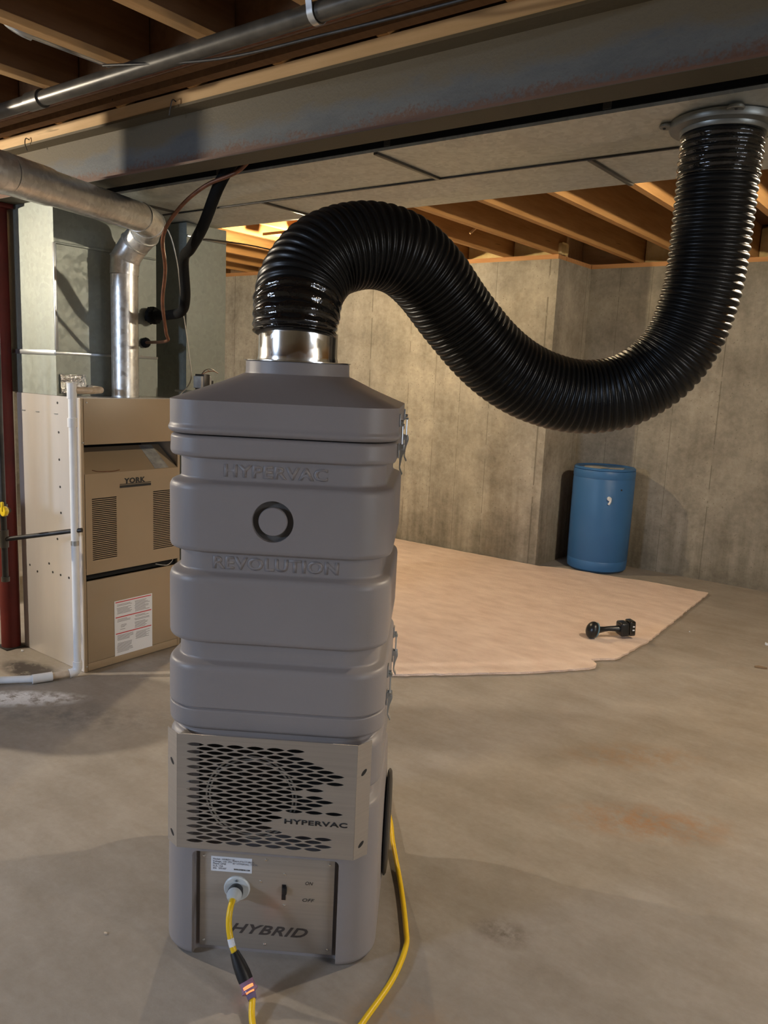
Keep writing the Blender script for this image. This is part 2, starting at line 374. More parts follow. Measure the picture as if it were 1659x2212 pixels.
def spline(pts, step=0.02):
    """Catmull-Rom through the points, resampled at even steps"""
    P = [Vector(p) for p in pts]; P = [P[0] * 2 - P[1]] + P + [P[-1] * 2 - P[-2]]
    dense = []
    for i in range(1, len(P) - 2):
        for k in range(24):
            t = k / 24
            a, b, c, d = P[i-1], P[i], P[i+1], P[i+2]
            dense.append(0.5 * ((2 * b) + (c - a) * t + (2 * a - 5 * b + 4 * c - d) * t * t + (3 * b - a - 3 * c + d) * t ** 3))
    dense.append(P[-2])
    L = [0.0]
    for i in range(1, len(dense)): L.append(L[-1] + (dense[i] - dense[i-1]).length)
    n = max(2, int(L[-1] / step)); out = []; j = 0
    for k in range(n + 1):
        s = L[-1] * k / n
        while j < len(L) - 2 and L[j+1] < s: j += 1
        u = (s - L[j]) / max(1e-9, L[j+1] - L[j]); out.append(dense[j].lerp(dense[j+1], min(1, u)))
    return out

def lathe(bm, prof, c=(0,0,0), seg=32, axis='z', mi=0, cap=True):
    rings = []
    for r, h in prof:
        ring = []
        for k in range(seg):
            a = 2 * PI * k / seg; x, y = r * math.cos(a), r * math.sin(a)
            if axis == 'z': q = (x, y, h)
            elif axis == 'y': q = (x, h, y)
            else: q = (h, x, y)
            ring.append((c[0] + q[0], c[1] + q[1], c[2] + q[2]))
        rings.append(ring)
    loops(bm, rings, cap, mi=mi); return bm

def prism(bm, poly, z0, z1):
    loops(bm, [[(x, y, z0) for x, y in poly], [(x, y, z1) for x, y in poly]]); return bm

def text_bm(body, size, extrude, shear=0.0, sx=1.0, spacing=1.0, align='LEFT', bold=0.0):
    cu = bpy.data.curves.new('text', 'FONT'); cu.body = body; cu.size = size; cu.extrude = extrude; cu.shear = shear
    cu.space_character = spacing; cu.offset = bold * size; cu.align_x = align; cu.resolution_u = 3
    o = bpy.data.objects.new('text', cu); COL.objects.link(o)
    dg = bpy.context.evaluated_depsgraph_get(); me = bpy.data.meshes.new_from_object(o.evaluated_get(dg))
    bm = bmesh.new(); bm.from_mesh(me)
    bpy.data.objects.remove(o); bpy.data.curves.remove(cu); bpy.data.meshes.remove(me)
    bm.transform(Matrix.Diagonal((sx, 1, 1, 1)))
    return bm

def fit_text(bm, w):
    xs = [v.co.x for v in bm.verts]; a, b = min(xs), max(xs); s = w / (b - a)
    bm.transform(Matrix.Diagonal((s, 1, 1, 1)) @ Matrix.Translation((-a, 0, 0))); return bm

def curve_fill(outer, holes, depth):
    """flat plate with real holes: outline and holes in (x, y), thickness along z"""
    cu = bpy.data.curves.new('plate', 'CURVE'); cu.dimensions = '2D'; cu.fill_mode = 'BOTH'; cu.extrude = depth / 2
    for poly in [outer] + holes:
        s = cu.splines.new('POLY'); s.points.add(len(poly) - 1); s.use_cyclic_u = True
        for i, (x, y) in enumerate(poly): s.points[i].co = (x, y, 0, 1)
    o = bpy.data.objects.new('plate', cu); COL.objects.link(o)
    dg = bpy.context.evaluated_depsgraph_get(); me = bpy.data.meshes.new_from_object(o.evaluated_get(dg))
    bm = bmesh.new(); bm.from_mesh(me)
    bpy.data.objects.remove(o); bpy.data.curves.remove(cu); bpy.data.meshes.remove(me)
    bmesh.ops.remove_doubles(bm, verts=bm.verts[:], dist=1e-5)
    return bm

def boolean(o, cutter_bm):
    me = bpy.data.meshes.new('cutter'); bmesh.ops.recalc_face_normals(cutter_bm, faces=cutter_bm.faces[:]); cutter_bm.to_mesh(me); cutter_bm.free()
    c = bpy.data.objects.new('cutter', me); COL.objects.link(c)
    c.matrix_world = wmat(o)
    par = o.parent; M_ = wmat(o)
    o.parent = None; loc, rot = o.location.copy(), o.rotation_euler.copy(); o.matrix_world = M_
    md = o.modifiers.new('cut', 'BOOLEAN'); md.operation = 'DIFFERENCE'; md.object = c; md.solver = 'EXACT'
    bpy.context.view_layer.update()
    dg = bpy.context.evaluated_depsgraph_get(); nm = bpy.data.meshes.new_from_object(o.evaluated_get(dg))
    o.modifiers.clear(); old = o.data; name = old.name; o.data = nm; bpy.data.meshes.remove(old); nm.name = name
    b = bmesh.new(); b.from_mesh(nm); smooth(b, 38); b.to_mesh(nm); b.free(); weighted(nm)
    o.parent = par; o.location = loc; o.rotation_euler = rot
    bpy.data.objects.remove(c); bpy.data.meshes.remove(me)

def rotm(p, m):  # transform helper
    return m @ Vector(p)

# ------------------------------------------------------------------ the setting
WT = 2.37          # top of the concrete walls
JZ = 2.405         # underside of the joists
WA, WB, RX = 5.70, 6.30, -2.74
def struct(o): o['kind'] = 'structure'; return o
struct(obj('floor', box(NB(), (-9.2, -3.4, -0.12), (3.6, 6.6, 0.0)), M['floor'], origin=(0, 0, 0)))
w_back = struct(obj('wall_back', box(NB(), (-9.0, WA, 0), (RX, WB + 0.3, WT)), M['wall']))
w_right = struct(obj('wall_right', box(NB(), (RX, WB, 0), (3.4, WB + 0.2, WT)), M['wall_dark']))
w_left = struct(obj('wall_left', box(NB(), (-9.2, -3.2, 0), (-9.0, WA, WT)), M['wall']))
bm = NB(); box(bm, (3.4, -3.2, 0), (3.6, 0.45, WT)); box(bm, (3.4, 1.85, 0), (3.6, WB + 0.2, WT)); box(bm, (3.4, 0.45, 0), (3.6, 1.85, 0.8)); box(bm, (3.4, 0.45, 2.1), (3.6, 1.85, WT))
w_east = struct(obj('wall_east', bm, M['wall']))
win2 = thing('fill_window', loc=(3.5, 1.15, 0.8), kind='structure'); bm = NB()  # unseen window added to carry the east fill light
for q in (((3.46, .45, .8), (3.52, .50, 2.1)), ((3.46, 1.80, .8), (3.52, 1.85, 2.1)), ((3.46, .5, .8), (3.52, 1.8, .85)), ((3.46, .5, 2.05), (3.52, 1.8, 2.1)), ((3.46, 1.13, .85), (3.52, 1.17, 2.05))): box(bm, *q)
obj('window_frame', bm, M['whitewash'], win2)
obj('pane', box(NB(), (3.488, .5, .85), (3.494, 1.13, 2.05)), M['glass'], win2); obj('pane', box(NB(), (3.488, 1.17, .85), (3.494, 1.8, 2.05)), M['glass'], win2)
bm = NB()
box(bm, (-9.2, -3.4, 0), (-3.85, -3.2, WT)); box(bm, (-2.95, -3.4, 0), (3.6, -3.2, WT))
box(bm, (-3.85, -3.4, 0), (-2.95, -3.2, 1.72)); box(bm, (-3.85, -3.4, 2.18), (-2.95, -3.2, WT))
struct(obj('wall_front', bm, M['wall']))
win = thing('assumed_window', loc=(-3.4, -3.3, 1.72), kind='structure')  # unseen window, assumed as the source of the bluish light
bm = NB()
box(bm, (-3.85, -3.34, 1.72), (-3.81, -3.28, 2.18)); box(bm, (-2.99, -3.34, 1.72), (-2.95, -3.28, 2.18))
box(bm, (-3.81, -3.34, 1.72), (-2.99, -3.28, 1.76)); box(bm, (-3.81, -3.34, 2.14), (-2.99, -3.28, 2.18))
obj('window_frame', bm, M['whitewash'], win)
obj('pane', box(NB(), (-3.81, -3.312, 1.76), (-2.99, -3.306, 2.14)), M['glass'], win)

# sill plates, rim boards
obj('sill_plate', box(NB(), (-9.0, WA + 0.006, WT), (RX - 0.01, WA + 0.145, JZ - 0.001)), M['sill'], w_back)
obj('rim_board', box(NB(), (-9.0, WA + 0.15, WT + 0.001), (RX - 0.02, WA + 0.19, 2.64)), M['plate'], w_back)
obj('sill_plate', box(NB(), (RX - 0.145, WA + 0.146, WT), (RX - 0.006, WB + 0.14, JZ - 0.001)), M['sill'], w_back)
obj('sill_plate', box(NB(), (RX + 0.001, WB + 0.006, WT), (3.4, WB + 0.145, JZ - 0.001)), M['sill'], w_right)
obj('rim_board', box(NB(), (RX + 0.001, WB + 0.15, WT + 0.001), (3.4, WB + 0.19, 2.64)), M['plate'], w_right)

ceil = struct(obj('ceiling', box(NB(), (-9.2, -3.4, 2.64), (3.6, 6.6, 2.665)), M['sub']))
# joists: far row rests on the sill and the beam, near row laps beside it over the beam
SP = 0.4175; J1 = -2.803
far_me = {}
def joist(x, y0, y1, m, name='joist'):
    key = (round(y0, 2), round(y1, 2), m.name)
    if key not in far_me:
        b = box(NB(), (0, y0, 0), (0.04, y1, 0.233))
        o = obj(name, b, m, ceil, local=True, flat=True)
        far_me[key] = o.data; b0 = o
        o.location = (x + 0.02 - ceil.location.x, (y0 + y1) / 2 - ceil.location.y, JZ - ceil.location.z); return o
    o = bpy.data.objects.new(name, far_me[key]); link(o, ceil)
    o.location = (x + 0.02 - ceil.location.x, (y0 + y1) / 2 - ceil.location.y, JZ - ceil.location.z); return o
nj = []
def near_joist(x):
    # I-section joists before the beam: pale flanges, thin brown web; the first one is built, the others copied
    if not nj:
        root = obj('joist', box(NB(), (-.013, -3.2, .0225), (.013, 1.79, .213)), M['joist_shaded'], ceil, local=True, flat=True)
        fl = [obj('flange', box(NB(), (-.0225, -3.2, z), (.0225, 1.79, z + .022), .002, 1), M['flange'], root, local=True, flat=True) for z in (0, .2135)]
        for f in fl: f.location = (f.location.x, 0, f.location.z - .0225)
        nj.append((root, fl)); o = root
    else:
        root, fl = nj[0]; o = root.copy(); link(o, ceil)
        for f in fl: c_ = f.copy(); link(c_, o)
    o.location = (x - ceil.location.x, (-3.2 + 1.79) / 2 - ceil.location.y, JZ + .0225 - ceil.location.z)
for k in range(-15, 15):
    x = J1 + k * SP
    if x < -8.95 or x > 3.3: continue
    yend = WA + 0.148 if x < RX - 0.05 else WB + 0.148
    joist(x, 1.93, yend, M['joist'])
    near_joist(x - 0.035)
    # solid blocking over the steel beam
    if -4.2 < x < 1.6:
        obj('blocking', box(NB(), (x + 0.045, 1.985, JZ + 0.002), (x + SP - 0.004, 2.023, 2.636)), M['joist_shaded'], ceil, flat=True)
obj('header_board', box(NB(), (-8.9, 1.795, JZ - .006), (3.3, 1.833, 2.62)), M['joist_shaded'], ceil, flat=True)
obj('header_board', box(NB(), (-8.9, 1.880, JZ - .004), (3.3, 1.918, 2.62)), M['joist_shaded'], ceil, flat=True)
obj('rim_board', box(NB(), (RX - 0.6, WB + 0.195, WT + 0.001), (RX + 0.6, WB + 0.23, 2.638)), M['plate'], ceil)
obj('rim_board', box(NB(), (RX - 0.6, WA + 0.195, WT + 0.001), (RX - 0.2, WA + 0.23, 2.638)), M['plate'], ceil)
# yellow insulation batts stuffed behind the joist ends
for x in (-3.6, -3.18, -2.75):
    y0 = WA + 0.05 if x < RX - 0.05 else WB + 0.05
    k = round((x - J1) / SP); xa = J1 + k * SP + 0.042; 
for k in (-3, -2, -1, 0, 1, 2, 3, 4):
    xa = J1 + k * SP + 0.045; xb = xa + SP - 0.05
    y1 = WA if xb < RX - 0.02 else WB
    if k == 0: continue
    b = NB(); box(b, (xa, y1 + 0.085, JZ + 0.002), (xb, y1 + 0.147, 2.62), 0.012)
    obj('insulation_batt', b, M['insul'], ceil)
b = NB(); box(b, (J1 + 0.045, WA + 0.02, JZ + 0.002), (RX - 0.01, WA + 0.147, JZ + 0.09), 0.02)
obj('insulation_batt', b, M['insul'], ceil)
for nm, lo, hi in (('rim_board', (RX - 0.149, WB + 0.15, WT + 0.001), (RX, WB + 0.19, 2.638)), ('rim_board', (RX - 0.19, WA + 0.191, WT + 0.001), (RX - 0.15, WB + 0.14, 2.638)), ('rim_board', (-9.1, -3.38, WT + 0.001), (3.5, -3.34, 2.638)),
                   ('rim_board', (-9.1, -3.339, WT + 0.001), (-9.06, 6.55, 2.638)), ('rim_board', (3.46, -3.339, WT + 0.001), (3.5, 6.55, 2.638))):
    obj(nm, box(NB(), lo, hi), M['plate'], ceil)
# diagonal brace nailed up between two joists
b = NB(); tube(b, [(-2.99, 4.82, 2.425), (-2.90, 4.98, 2.60)], 0.009, 4)
obj('brace', b, M['plate'], ceil)

# ------------------------------------------------------------------ steel beam with its wood plate
BY0, BY1, BZ0, BZ1 = 1.936, 2.040, 2.156, 2.360
beam = thing('steel_beam', 'long grey primed steel beam with rust along its lower flange, under the joists', 'beam', (-0.5, 1.988, BZ0))
b = NB(); t = 0.009; c = (BY0 + BY1) / 2
prof = [(BY0, BZ0), (BY1, BZ0), (BY1, BZ0 + t), (c + .004, BZ0 + t + .006), (c + .004, BZ1 - t - .006), (BY1, BZ1 - t), (BY1, BZ1), (BY0, BZ1), (BY0, BZ1 - t), (c - .004, BZ1 - t - .006), (c - .004, BZ0 + t + .006), (BY0, BZ0 + t)]
loops(b, [[(-8.9, y, z) for y, z in prof], [(3.3, y, z) for y, z in prof]])
obj('i_section', b, M['beam'], beam, ang=30)
obj('wood_plate', box(NB(), (-8.9, BY0 + 0.004, BZ1 + 0.0005), (3.3, BY1 - 0.004, JZ - 0.0005)), M['plate'], beam)
for x, a in ((-3.44, 0.5), (-2.46, -0.4)):
    b = NB(); tube(b, spline([(x, BY0 + .01, 2.372), (x + .004, BY0 - .012, 2.376), (x + .006 * a, BY0 - .016, 2.352), (x + .03 * a, BY0 - .014, 2.325)], .006), 0.0022, 6)
    obj('wire_hook', b, M['iron'], beam)

post = thing('support_post', 'red painted round steel post holding up the beam left of the furnace', 'post', (-3.825, 1.985, 0))
b = NB(); lathe(b, [(0.046, 0.008), (0.046, 2.135)], (-3.825, 1.985, 0), 32); obj('shaft', b, M['redpost'], post)
obj('base_plate', box(NB(), (-3.876, 1.934, 0), (-3.774, 2.033, 0.0075), 0.002), M['iron'], post)
obj('top_plate', box(NB(), (-3.895, 1.925, 2.1355), (-3.755, 2.032, 2.1555), 0.002), M['redpost'], post)

# ------------------------------------------------------------------ sheet metal trunk ducts (two, side by side)
def trunk(name, y0, y1, joints, label):
    root = thing(name, label, 'duct', ((joints[0] + joints[-1]) / 2, (y0 + y1) / 2, 2.19))
    z0, z1 = 2.19, 2.395
    for i in range(len(joints) - 1):
        xa, xb = joints[i] + 0.0005, joints[i + 1] - 0.0005; b = NB()
        v = [b.verts.new(p) for p in ((xa, y0, z0), (xb, y0, z0), (xb, y1, z0), (xa, y1, z0), (xa, y0, z1), (xb, y0, z1), (xb, y1, z1), (xa, y1, z1))]
        m = b.verts.new(((xa + xb) / 2, (y0 + y1) / 2, z0 - 0.018))      # cross-broken underside
        for q in ((0, 1), (1, 2), (2, 3), (3, 0)): b.faces.new((v[q[0]], v[q[1]], m))
        for q in ((0, 1, 5, 4), (1, 2, 6, 5), (2, 3, 7, 6), (3, 0, 4, 7), (4, 5, 6, 7)): b.faces.new([v[k] for k in q])
        obj('duct_section', b, M['duct'], root, ang=1)
        if i:
            x = joints[i]; b = NB()
            box(b, (x - .009, y0 + .002, z0 - .0085), (x + .009, y1 - .002, z0 + .0035), 0.002)
            obj('drive_cleat', b, M['castiron'], root)
    return root
near = trunk('trunk_duct', 2.229, 2.6195, [-4.816, -3.296, -1.776, -0.256, 1.264, 2.78], 'galvanised rectangular duct right behind the steel beam, carrying the black hose collar')
farr = trunk('trunk_duct', 2.6225, 3.012, [-4.24, -2.72, -1.18, 0.36, 1.90, 2.9], 'galvanised rectangular duct farther behind the beam, its edge against the open joists')
b = NB(); box(b, (-4.2, 2.616, 2.1835), (2.6, 2.626, 2.1885)); obj('seam_strip', b, M['iron'], farr)
b = NB(); box(b, (-4.8, 2.2215, 2.1995), (2.75, 2.2283, 2.394)); obj('gap_shade_strip', b, M['foam'], near)  # black strip added so the gap behind the beam looks shaded
for x in (-2.55, -1.72, -0.96):
    b = NB(); box(b, (x - .012, 2.218, 2.20), (x + .012, 2.2212, 2.404)); obj('hanger_strap', b, M['castiron'], near)

# ------------------------------------------------------------------ ceiling pipes
pipe = thing('iron_pipe', 'long dark steel pipe strapped under the joists before the beam', 'pipe', (-1.9, 1.62, 2.32))
b = NB(); tube(b, [(-8.5, 1.62, 2.345), (3.0, 1.62, 2.345)], 0.025, 20); obj('pipe_run', b, M['castiron'], pipe)
b = NB(); tube(b, [(-2.86, 1.62, 2.345), (-2.775, 1.62, 2.345)], 0.031, 20); obj('coupling', b, M['castiron'], pipe)
def strap(x):
    b = NB(); pts = [(x, 1.575, 2.404), (x, 1.586, 2.375)] + [(x, 1.62 - .0285 * math.cos(a), 2.345 - .0285 * math.sin(a)) for a in [k * PI / 10 for k in range(0, 11)]] + [(x, 1.652, 2.38), (x, 1.66, 2.404)]
    L = [[(p[0] - .010, p[1], p[2]), (p[0] + .010, p[1], p[2])] for p in pts]
    fr = frames(pts); rings = []
    for p, tt, a_, b_ in fr:
        n = Vector((0, -tt.z, tt.y)).normalized() * 0.0012
        X = Vector((.010, 0, 0)); rings.append([p - X - n, p + X - n, p + X + n, p - X + n])
    loops(b, rings); return obj('pipe_strap', b, M['zinc'], pipe)
strap(-1.497); strap(-4.3); strap(1.2)
for yy, zz, r, nm, mt, lb in ((1.735, 2.385, 0.011, 'copper_pipe', 'copper', 'thin dull copper pipe running between the dark steel pipe and the beam'),):
    b = NB(); tube(b, [(-8.5, yy, zz), (3.0, yy, zz)], r, 10); tag(obj(nm, b, M[mt]), lb, 'pipe')
b = NB(); tube(b, spline([(-2.35, 1.575, 2.36), (-1.9, 1.63, 2.312), (-1.5, 1.655, 2.306), (-1.0, 1.70, 2.318), (-0.4, 1.78, 2.37), (0.2, 1.8, 2.37)], .04), 0.0042, 8)
tag(obj('cable', b, M['iron']), 'thin grey cable sagging across the dark steel pipe near the top', 'cable')
cp = thing('conduit_pipe', 'small galvanised pipe with an elbow in the joist bay, top left', 'pipe', (-2.53, 1.5, 2.43))
b = NB(); tube(b, [(-2.53, 1.44, 2.44), (-2.525, 2.1, 2.44)], 0.0115, 12); obj('pipe_run', b, M['zinc'], cp)
b = NB(); tube(b, spline([(-2.53, 1.445, 2.44), (-2.535, 1.41, 2.445), (-2.56, 1.38, 2.47), (-2.57, 1.36, 2.52)], .008), 0.017, 14); obj('elbow', b, M['zinc'], cp)

# ------------------------------------------------------------------ unseen lamps
for nm, loc, w, colr, lab in LAMPS:
    root = thing('unseen_lamp', lab, 'lamp', (loc[0], loc[1], loc[2] - 0.03))
    top = JZ if nm != 'x' else 2.4
    b = NB(); box(b, (loc[0] - 0.30, loc[1] - 0.045, JZ - 0.019), (loc[0] + 0.30, loc[1] + 0.045, JZ - 0.0005)); obj('mounting_board', b, M['joist'], root)
    zs = loc[2] + 0.075
    b = NB(); lathe(b, [(0.055, JZ - 0.0195), (0.052, JZ - .03), (0.026, JZ - .04), (0.024, JZ - .06), (0.006, JZ - .062), (0.006, loc[2] + .075), (.024, loc[2] + .070), (.024, loc[2] + .028)] if JZ - loc[2] > .2 else [(0.055, JZ - 0.0195), (0.052, JZ - .03), (0.026, JZ - .04), (0.024, loc[2] + .028)], (loc[0], loc[1], 0), 24); obj('socket', b, M['socket'], root)
    em = mat('bulb_' + nm, (1, 1, 1), 0.5, emit=colr, estr=w / (PI * 4 * PI * 0.03 ** 2))
    b = NB(); lathe(b, [(0.004, loc[2] - .030), (0.016, loc[2] - .026), (0.027, loc[2] - .012), (0.030, loc[2]), (0.027, loc[2] + .014), (0.018, loc[2] + .027), (0.013, loc[2] + .04)], (loc[0], loc[1], 0), 20)
    obj('bulb', b, em, root)

# ------------------------------------------------------------------ furnace
FX, FY0, FY1, FXB, FZ = -3.243, 2.035, 2.585, -3.80, 1.290
fur = thing('furnace', 'tan upright furnace with louvred door, slanted hood and red-striped label', 'furnace', ((FX + FXB) / 2, (FY0 + FY1) / 2, 0))
# cabinet sides and back as a folded sheet, open at the front
b = NB()
rad = 0.02; pts = []
outer = [(FX - .012, FY0)] + [(FXB + rad - rad * math.sin(a), FY0 + rad - rad * math.cos(a)) for a in [k * PI / 12 for k in range(7)]] + [(FXB, FY1), (FX - .012, FY1)]
inner = [(FX - .012, FY1 - .004), (FXB + .004, FY1 - .004)] + [(FXB + rad - (rad - .004) * math.sin(a), FY0 + rad - (rad - .004) * math.cos(a)) for a in [k * PI / 12 for k in range(6, -1, -1)]] + [(FX - .012, FY0 + .004)]
prism(b, outer + inner, 0.002, FZ - 0.004)
obj('cabinet', b, M['cabinet'], fur)
obj('top_sheet', box(NB(), (FXB, FY0, FZ - .004), (FX - .004, FY1, FZ)), M['cabinet'], fur)
obj('front_flange', box(NB(), (FX - .012, FY0 - .001, 0.002), (FX, FY0 + .0135, FZ - .002), .002), M['tan'], fur)
obj('front_flange', box(NB(), (FX - .012, FY1 - .0135, 0.002), (FX, FY1 + .001, FZ - .002), .002), M['tan'], fur)
a0, a1 = FY0 + .0145, FY1 - .0145
obj('upper_panel', box(NB(), (FX - .010, a0, 1.079), (FX + .001, a1, FZ - .003), .002), M['tan'], fur)
obj('inner_panel', box(NB(), (FX - .32, a0, 0.44), (FX - .30, a1, 1.10)), M['blackhole'], fur)
obj('bottom_rail', box(NB(), (FX - .010, a0, 0.004), (FX + .0005, a1, 0.042), .002), M['tan'], fur)
# burner door with louvres, wired from a plate with slots
lou = []
def slots(y0, y1, zt, zb, n):
    for k in range(n):
        z = zt - (zt - zb) * (k + .5) / n; h = (zt - zb) / n * 0.26
        lou.append([(y0, z - h), (y1, z - h), (y1, z + h), (y0, z + h)])
slots(2.083, 2.214, .832, .536, 32); slots(2.421, 2.552, .838, .539, 32)
b = curve_fill([(a0, .474), (a1, .474), (a1, .945), (a0, .945)], lou, 0.003)
b.transform(Matrix(((0, 0, 1, FX + 0.0005), (1, 0, 0, 0), (0, 1, 0, 0), (0, 0, 0, 1))))
door = obj('burner_door', b, M['tan'], fur, flat=True)
obj('louvre_backing', box(NB(), (FX - .03, a0 + .006, .50), (FX - .012, a1 - .006, .90)), M['blackhole'], fur)
b = NB(); x0 = FX - .001; xb = FX - .155
v = [(x0, a0, .9451), (x0, a1, .9451), (xb, a1, 1.050), (xb, a0, 1.050)]
th = 0.003
loops(b, [[(p[0], p[1], p[2]) for p in v], [(p[0], p[1], p[2] - th) for p in v]])
obj('slanted_hood', b, M['tan'], fur)
def onslant(y, s):  # s: 0 front .. 1 back
    return (x0 + (xb - x0) * s, y, .9451 + .105 * s + .0012)
b = NB(); q = [onslant(2.437, .02), onslant(2.520, .02), onslant(2.524, .98), onslant(2.45, .98)]
loops(b, [[p for p in q], [(p[0], p[1], p[2] - .001) for p in q]]); obj('rating_sticker', b, M['paper'], fur, label='worn grey paper sticker on the slanted hood')
b = NB(); tube(b, spline([onslant(2.10, .12), onslant(2.13, .05), onslant(2.2, .03), onslant(2.24, .06)], .01), 0.0022, 6); obj('loose_wire', b, M['copper'], fur)
# door below
obj('blower_door', box(NB(), (FX - .010, a0, 0.0435), (FX + .001, a1, 0.442), .002), M['tan'], fur)
obj('dark_gap', box(NB(), (FX - .05, a0, .443), (FX - .03, a1, .473)), M['blackhole'], fur)
b = NB(); tube(b, spline([(FX - .006, 2.44, .463), (FX + .008, 2.47, .455), (FX + .012, 2.50, .452), (FX + .004, 2.53, .462), (FX - .01, 2.55, .468)], .006), 0.0016, 6); obj('door_wire', b, M['wirewhite'], fur)
# maker's badge
b = NB(); box(b, (FX + .0025, 2.232, .868), (FX + .0045, 2.407, .880)); box(b, (FX + .0025, 2.232, .8835), (FX + .0045, 2.407, .8865))
obj('badge', b, M['ink'], fur)
b = fit_text(text_bm('YORK', 0.034, 0.0008, spacing=1.12, bold=.034), 0.118)
b.transform(Matrix(((0, 0, 1, FX + .0035), (1, 0, 0, 2.256), (0, 1, 0, .8885), (0, 0, 0, 1))))
bmesh.ops.triangulate(b, faces=b.faces[:])
obj('badge_lettering', b, M['ink'], fur, flat=True)
# red-striped label
LX = FX + .0015
lab = obj('instruction_label', box(NB(), (LX, 2.194, .040), (LX + .0012, 2.412, .318)), M['white'], fur)
b = NB()
for z in (.308, .232, .150): box(b, (LX + .0014, 2.200, z), (LX + .002, 2.406, z + .0045))
obj('label_stripes', b, M['red_ink'], lab)
b = NB(); rnd = random.Random(3)
def para(y0, y1, zt, zb):
    z = zt
    while z > zb:
        if rnd.random() > .08: box(b, (LX + .0014, y0 + rnd.random() * .006, z), (LX + .0018, y1 - rnd.random() * .03 * (y1 - y0) / .09, z + .0022))
        z -= .0056
para(2.205, 2.295, .296, .243); para(2.306, 2.400, .296, .243); para(2.205, 2.29, .222, .20); para(2.225, 2.262, .192, .168); para(2.306, 2.400, .222, .160)
para(2.205, 2.30, .140, .052); para(2.312, 2.400, .136, .098)
tag(obj('label_print', b, M['greyink'], lab), kind='stuff')
# screws and knock-out holes on the cabinet side
for x, z in ((-3.428, 1.258), (-3.423, 1.123), (-3.424, .996), (-3.422, .868), (-3.420, .745), (-3.456, .614), (-3.535, .480), (-3.712, .441), (-3.643, .420), (-3.504, .442), (-3.436, .441), (-3.365, .441)):
    b = NB(); lathe(b, [(0.0058, FY0 - .0012), (0.0058, FY0 + .001)], (x, 0, z), 12, 'y'); obj('side_hole', b, M['ink'], fur)
for x in (-3.845 + .12, -3.60, -3.44):
    b = NB(); box(b, (x - .014, FY0 - .003, 1.205), (x + .014, FY0 - .0002, 1.209)); obj('side_clip', b, M['zinc'], fur)
for y, z in ((FY0 + .03, FZ - .02), (FY0 + .008, 1.09), (FY0 + .007, .03)):
    b = NB(); lathe(b, [(0.0042, FX + .001), (0.0035, FX + .004)], (0, y, z), 10, 'x'); obj('screw', b, M['zinc'], fur)

# plenum above the furnace
ple = thing('supply_plenum', 'pale galvanised sheet metal box on top of the furnace', 'duct', (-3.72, 2.33, FZ))
PX, PX0, PY0, PY1 = -3.44, -4.0, 2.040, 2.600
b = NB(); box(b, (PX0, PY0, FZ + .001), (PX, PY1, 1.486)); obj('lower_box', b, M['plenum'], ple, flat=True)
b = NB(); box(b, (PX0, PY0 + .004, 1.4865), (PX - .004, PY1 - .004, 2.171)); obj('upper_box', b, M['plenum'], ple, flat=True)
b = NB(); box(b, (PX0, PY0 - .006, 1.474), (PX + .006, PY0 - .0005, 1.496), .002); obj('flange', b, M['zinc'], ple)
b = NB(); box(b, (PX + .0005, PY0 - .010, 1.478), (PX + .004, PY1, 1.490), .001); obj('flange', b, M['zinc'], ple)
b = NB(); box(b, (PX - .003, PY0 - .004, 1.497), (PX + .007, PY0 + .010, 1.97), .002); obj('corner_bead', b, M['zinc'], ple)
b = NB(); box(b, (PX - .0035, PY0 + .01, 1.965), (PX + .005, PY1 - .01, 1.975), .002); obj('drive_cleat', b, M['plenum'], ple)
# taller dark gap panel and return duct to the right
ret = thing('return_duct', 'brownish grey galvanised vertical duct right of the vent pipe, behind the grey machine', 'duct', (-3.68, 2.87, 0))
b = NB(); box(b, (-3.98, 2.742, 0.0), (-3.388, 3.006, 2.171)); obj('riser', b, M['plenum'], ret, flat=True)
b = NB(); box(b, (-3.3875, 2.744, 2.10), (-3.382, 3.004, 2.112), .001); obj('drive_cleat', b, M['zinc'], ret)
# unseen pipe on a tank, added to cast the shadow band on the beam
b = NB(); lathe(b, [(0.075, 0.9), (0.075, 2.40)], (-3.62, 1.245, 0), 28)
tall = thing('shadow_pipe', 'vertical galvanised pipe added beyond the left edge to shade the beam', 'pipe', (-3.62, 1.245, 0.0))
obj('pipe_run', b, M['pipe'], tall)
b = NB(); lathe(b, [(0.22, 0.02), (0.23, 0.05), (0.23, .86), (0.20, .90)], (-3.62, 1.245, 0), 32); 
wh = thing('shadow_pipe_tank', 'squat grey tank added under the shading pipe, beyond the left edge', 'tank', (-3.62, 1.245, 0)); obj('shell', b, M['enamel_grey'], wh)
b = NB(); lathe(b, [(0.23, 0.0), (0.23, .02)], (-3.62, 1.245, 0), 32); obj('foot_ring', b, M['iron'], wh)

wh = thing('water_tank', 'pale grey water tank half hidden behind the red post', 'tank', (-4.75, 2.25, 0))
b = NB(); lathe(b, [(0.24, 0.0), (0.24, .03)], (-4.75, 2.25, 0), 32); obj('foot_ring', b, M['iron'], wh)
b = NB(); lathe(b, [(0.245, 0.03), (0.25, .05), (0.25, 1.35), (.235, 1.40), (.05, 1.42)], (-4.75, 2.25, 0), 40); obj('shell', b, M['enamel_grey'], wh)

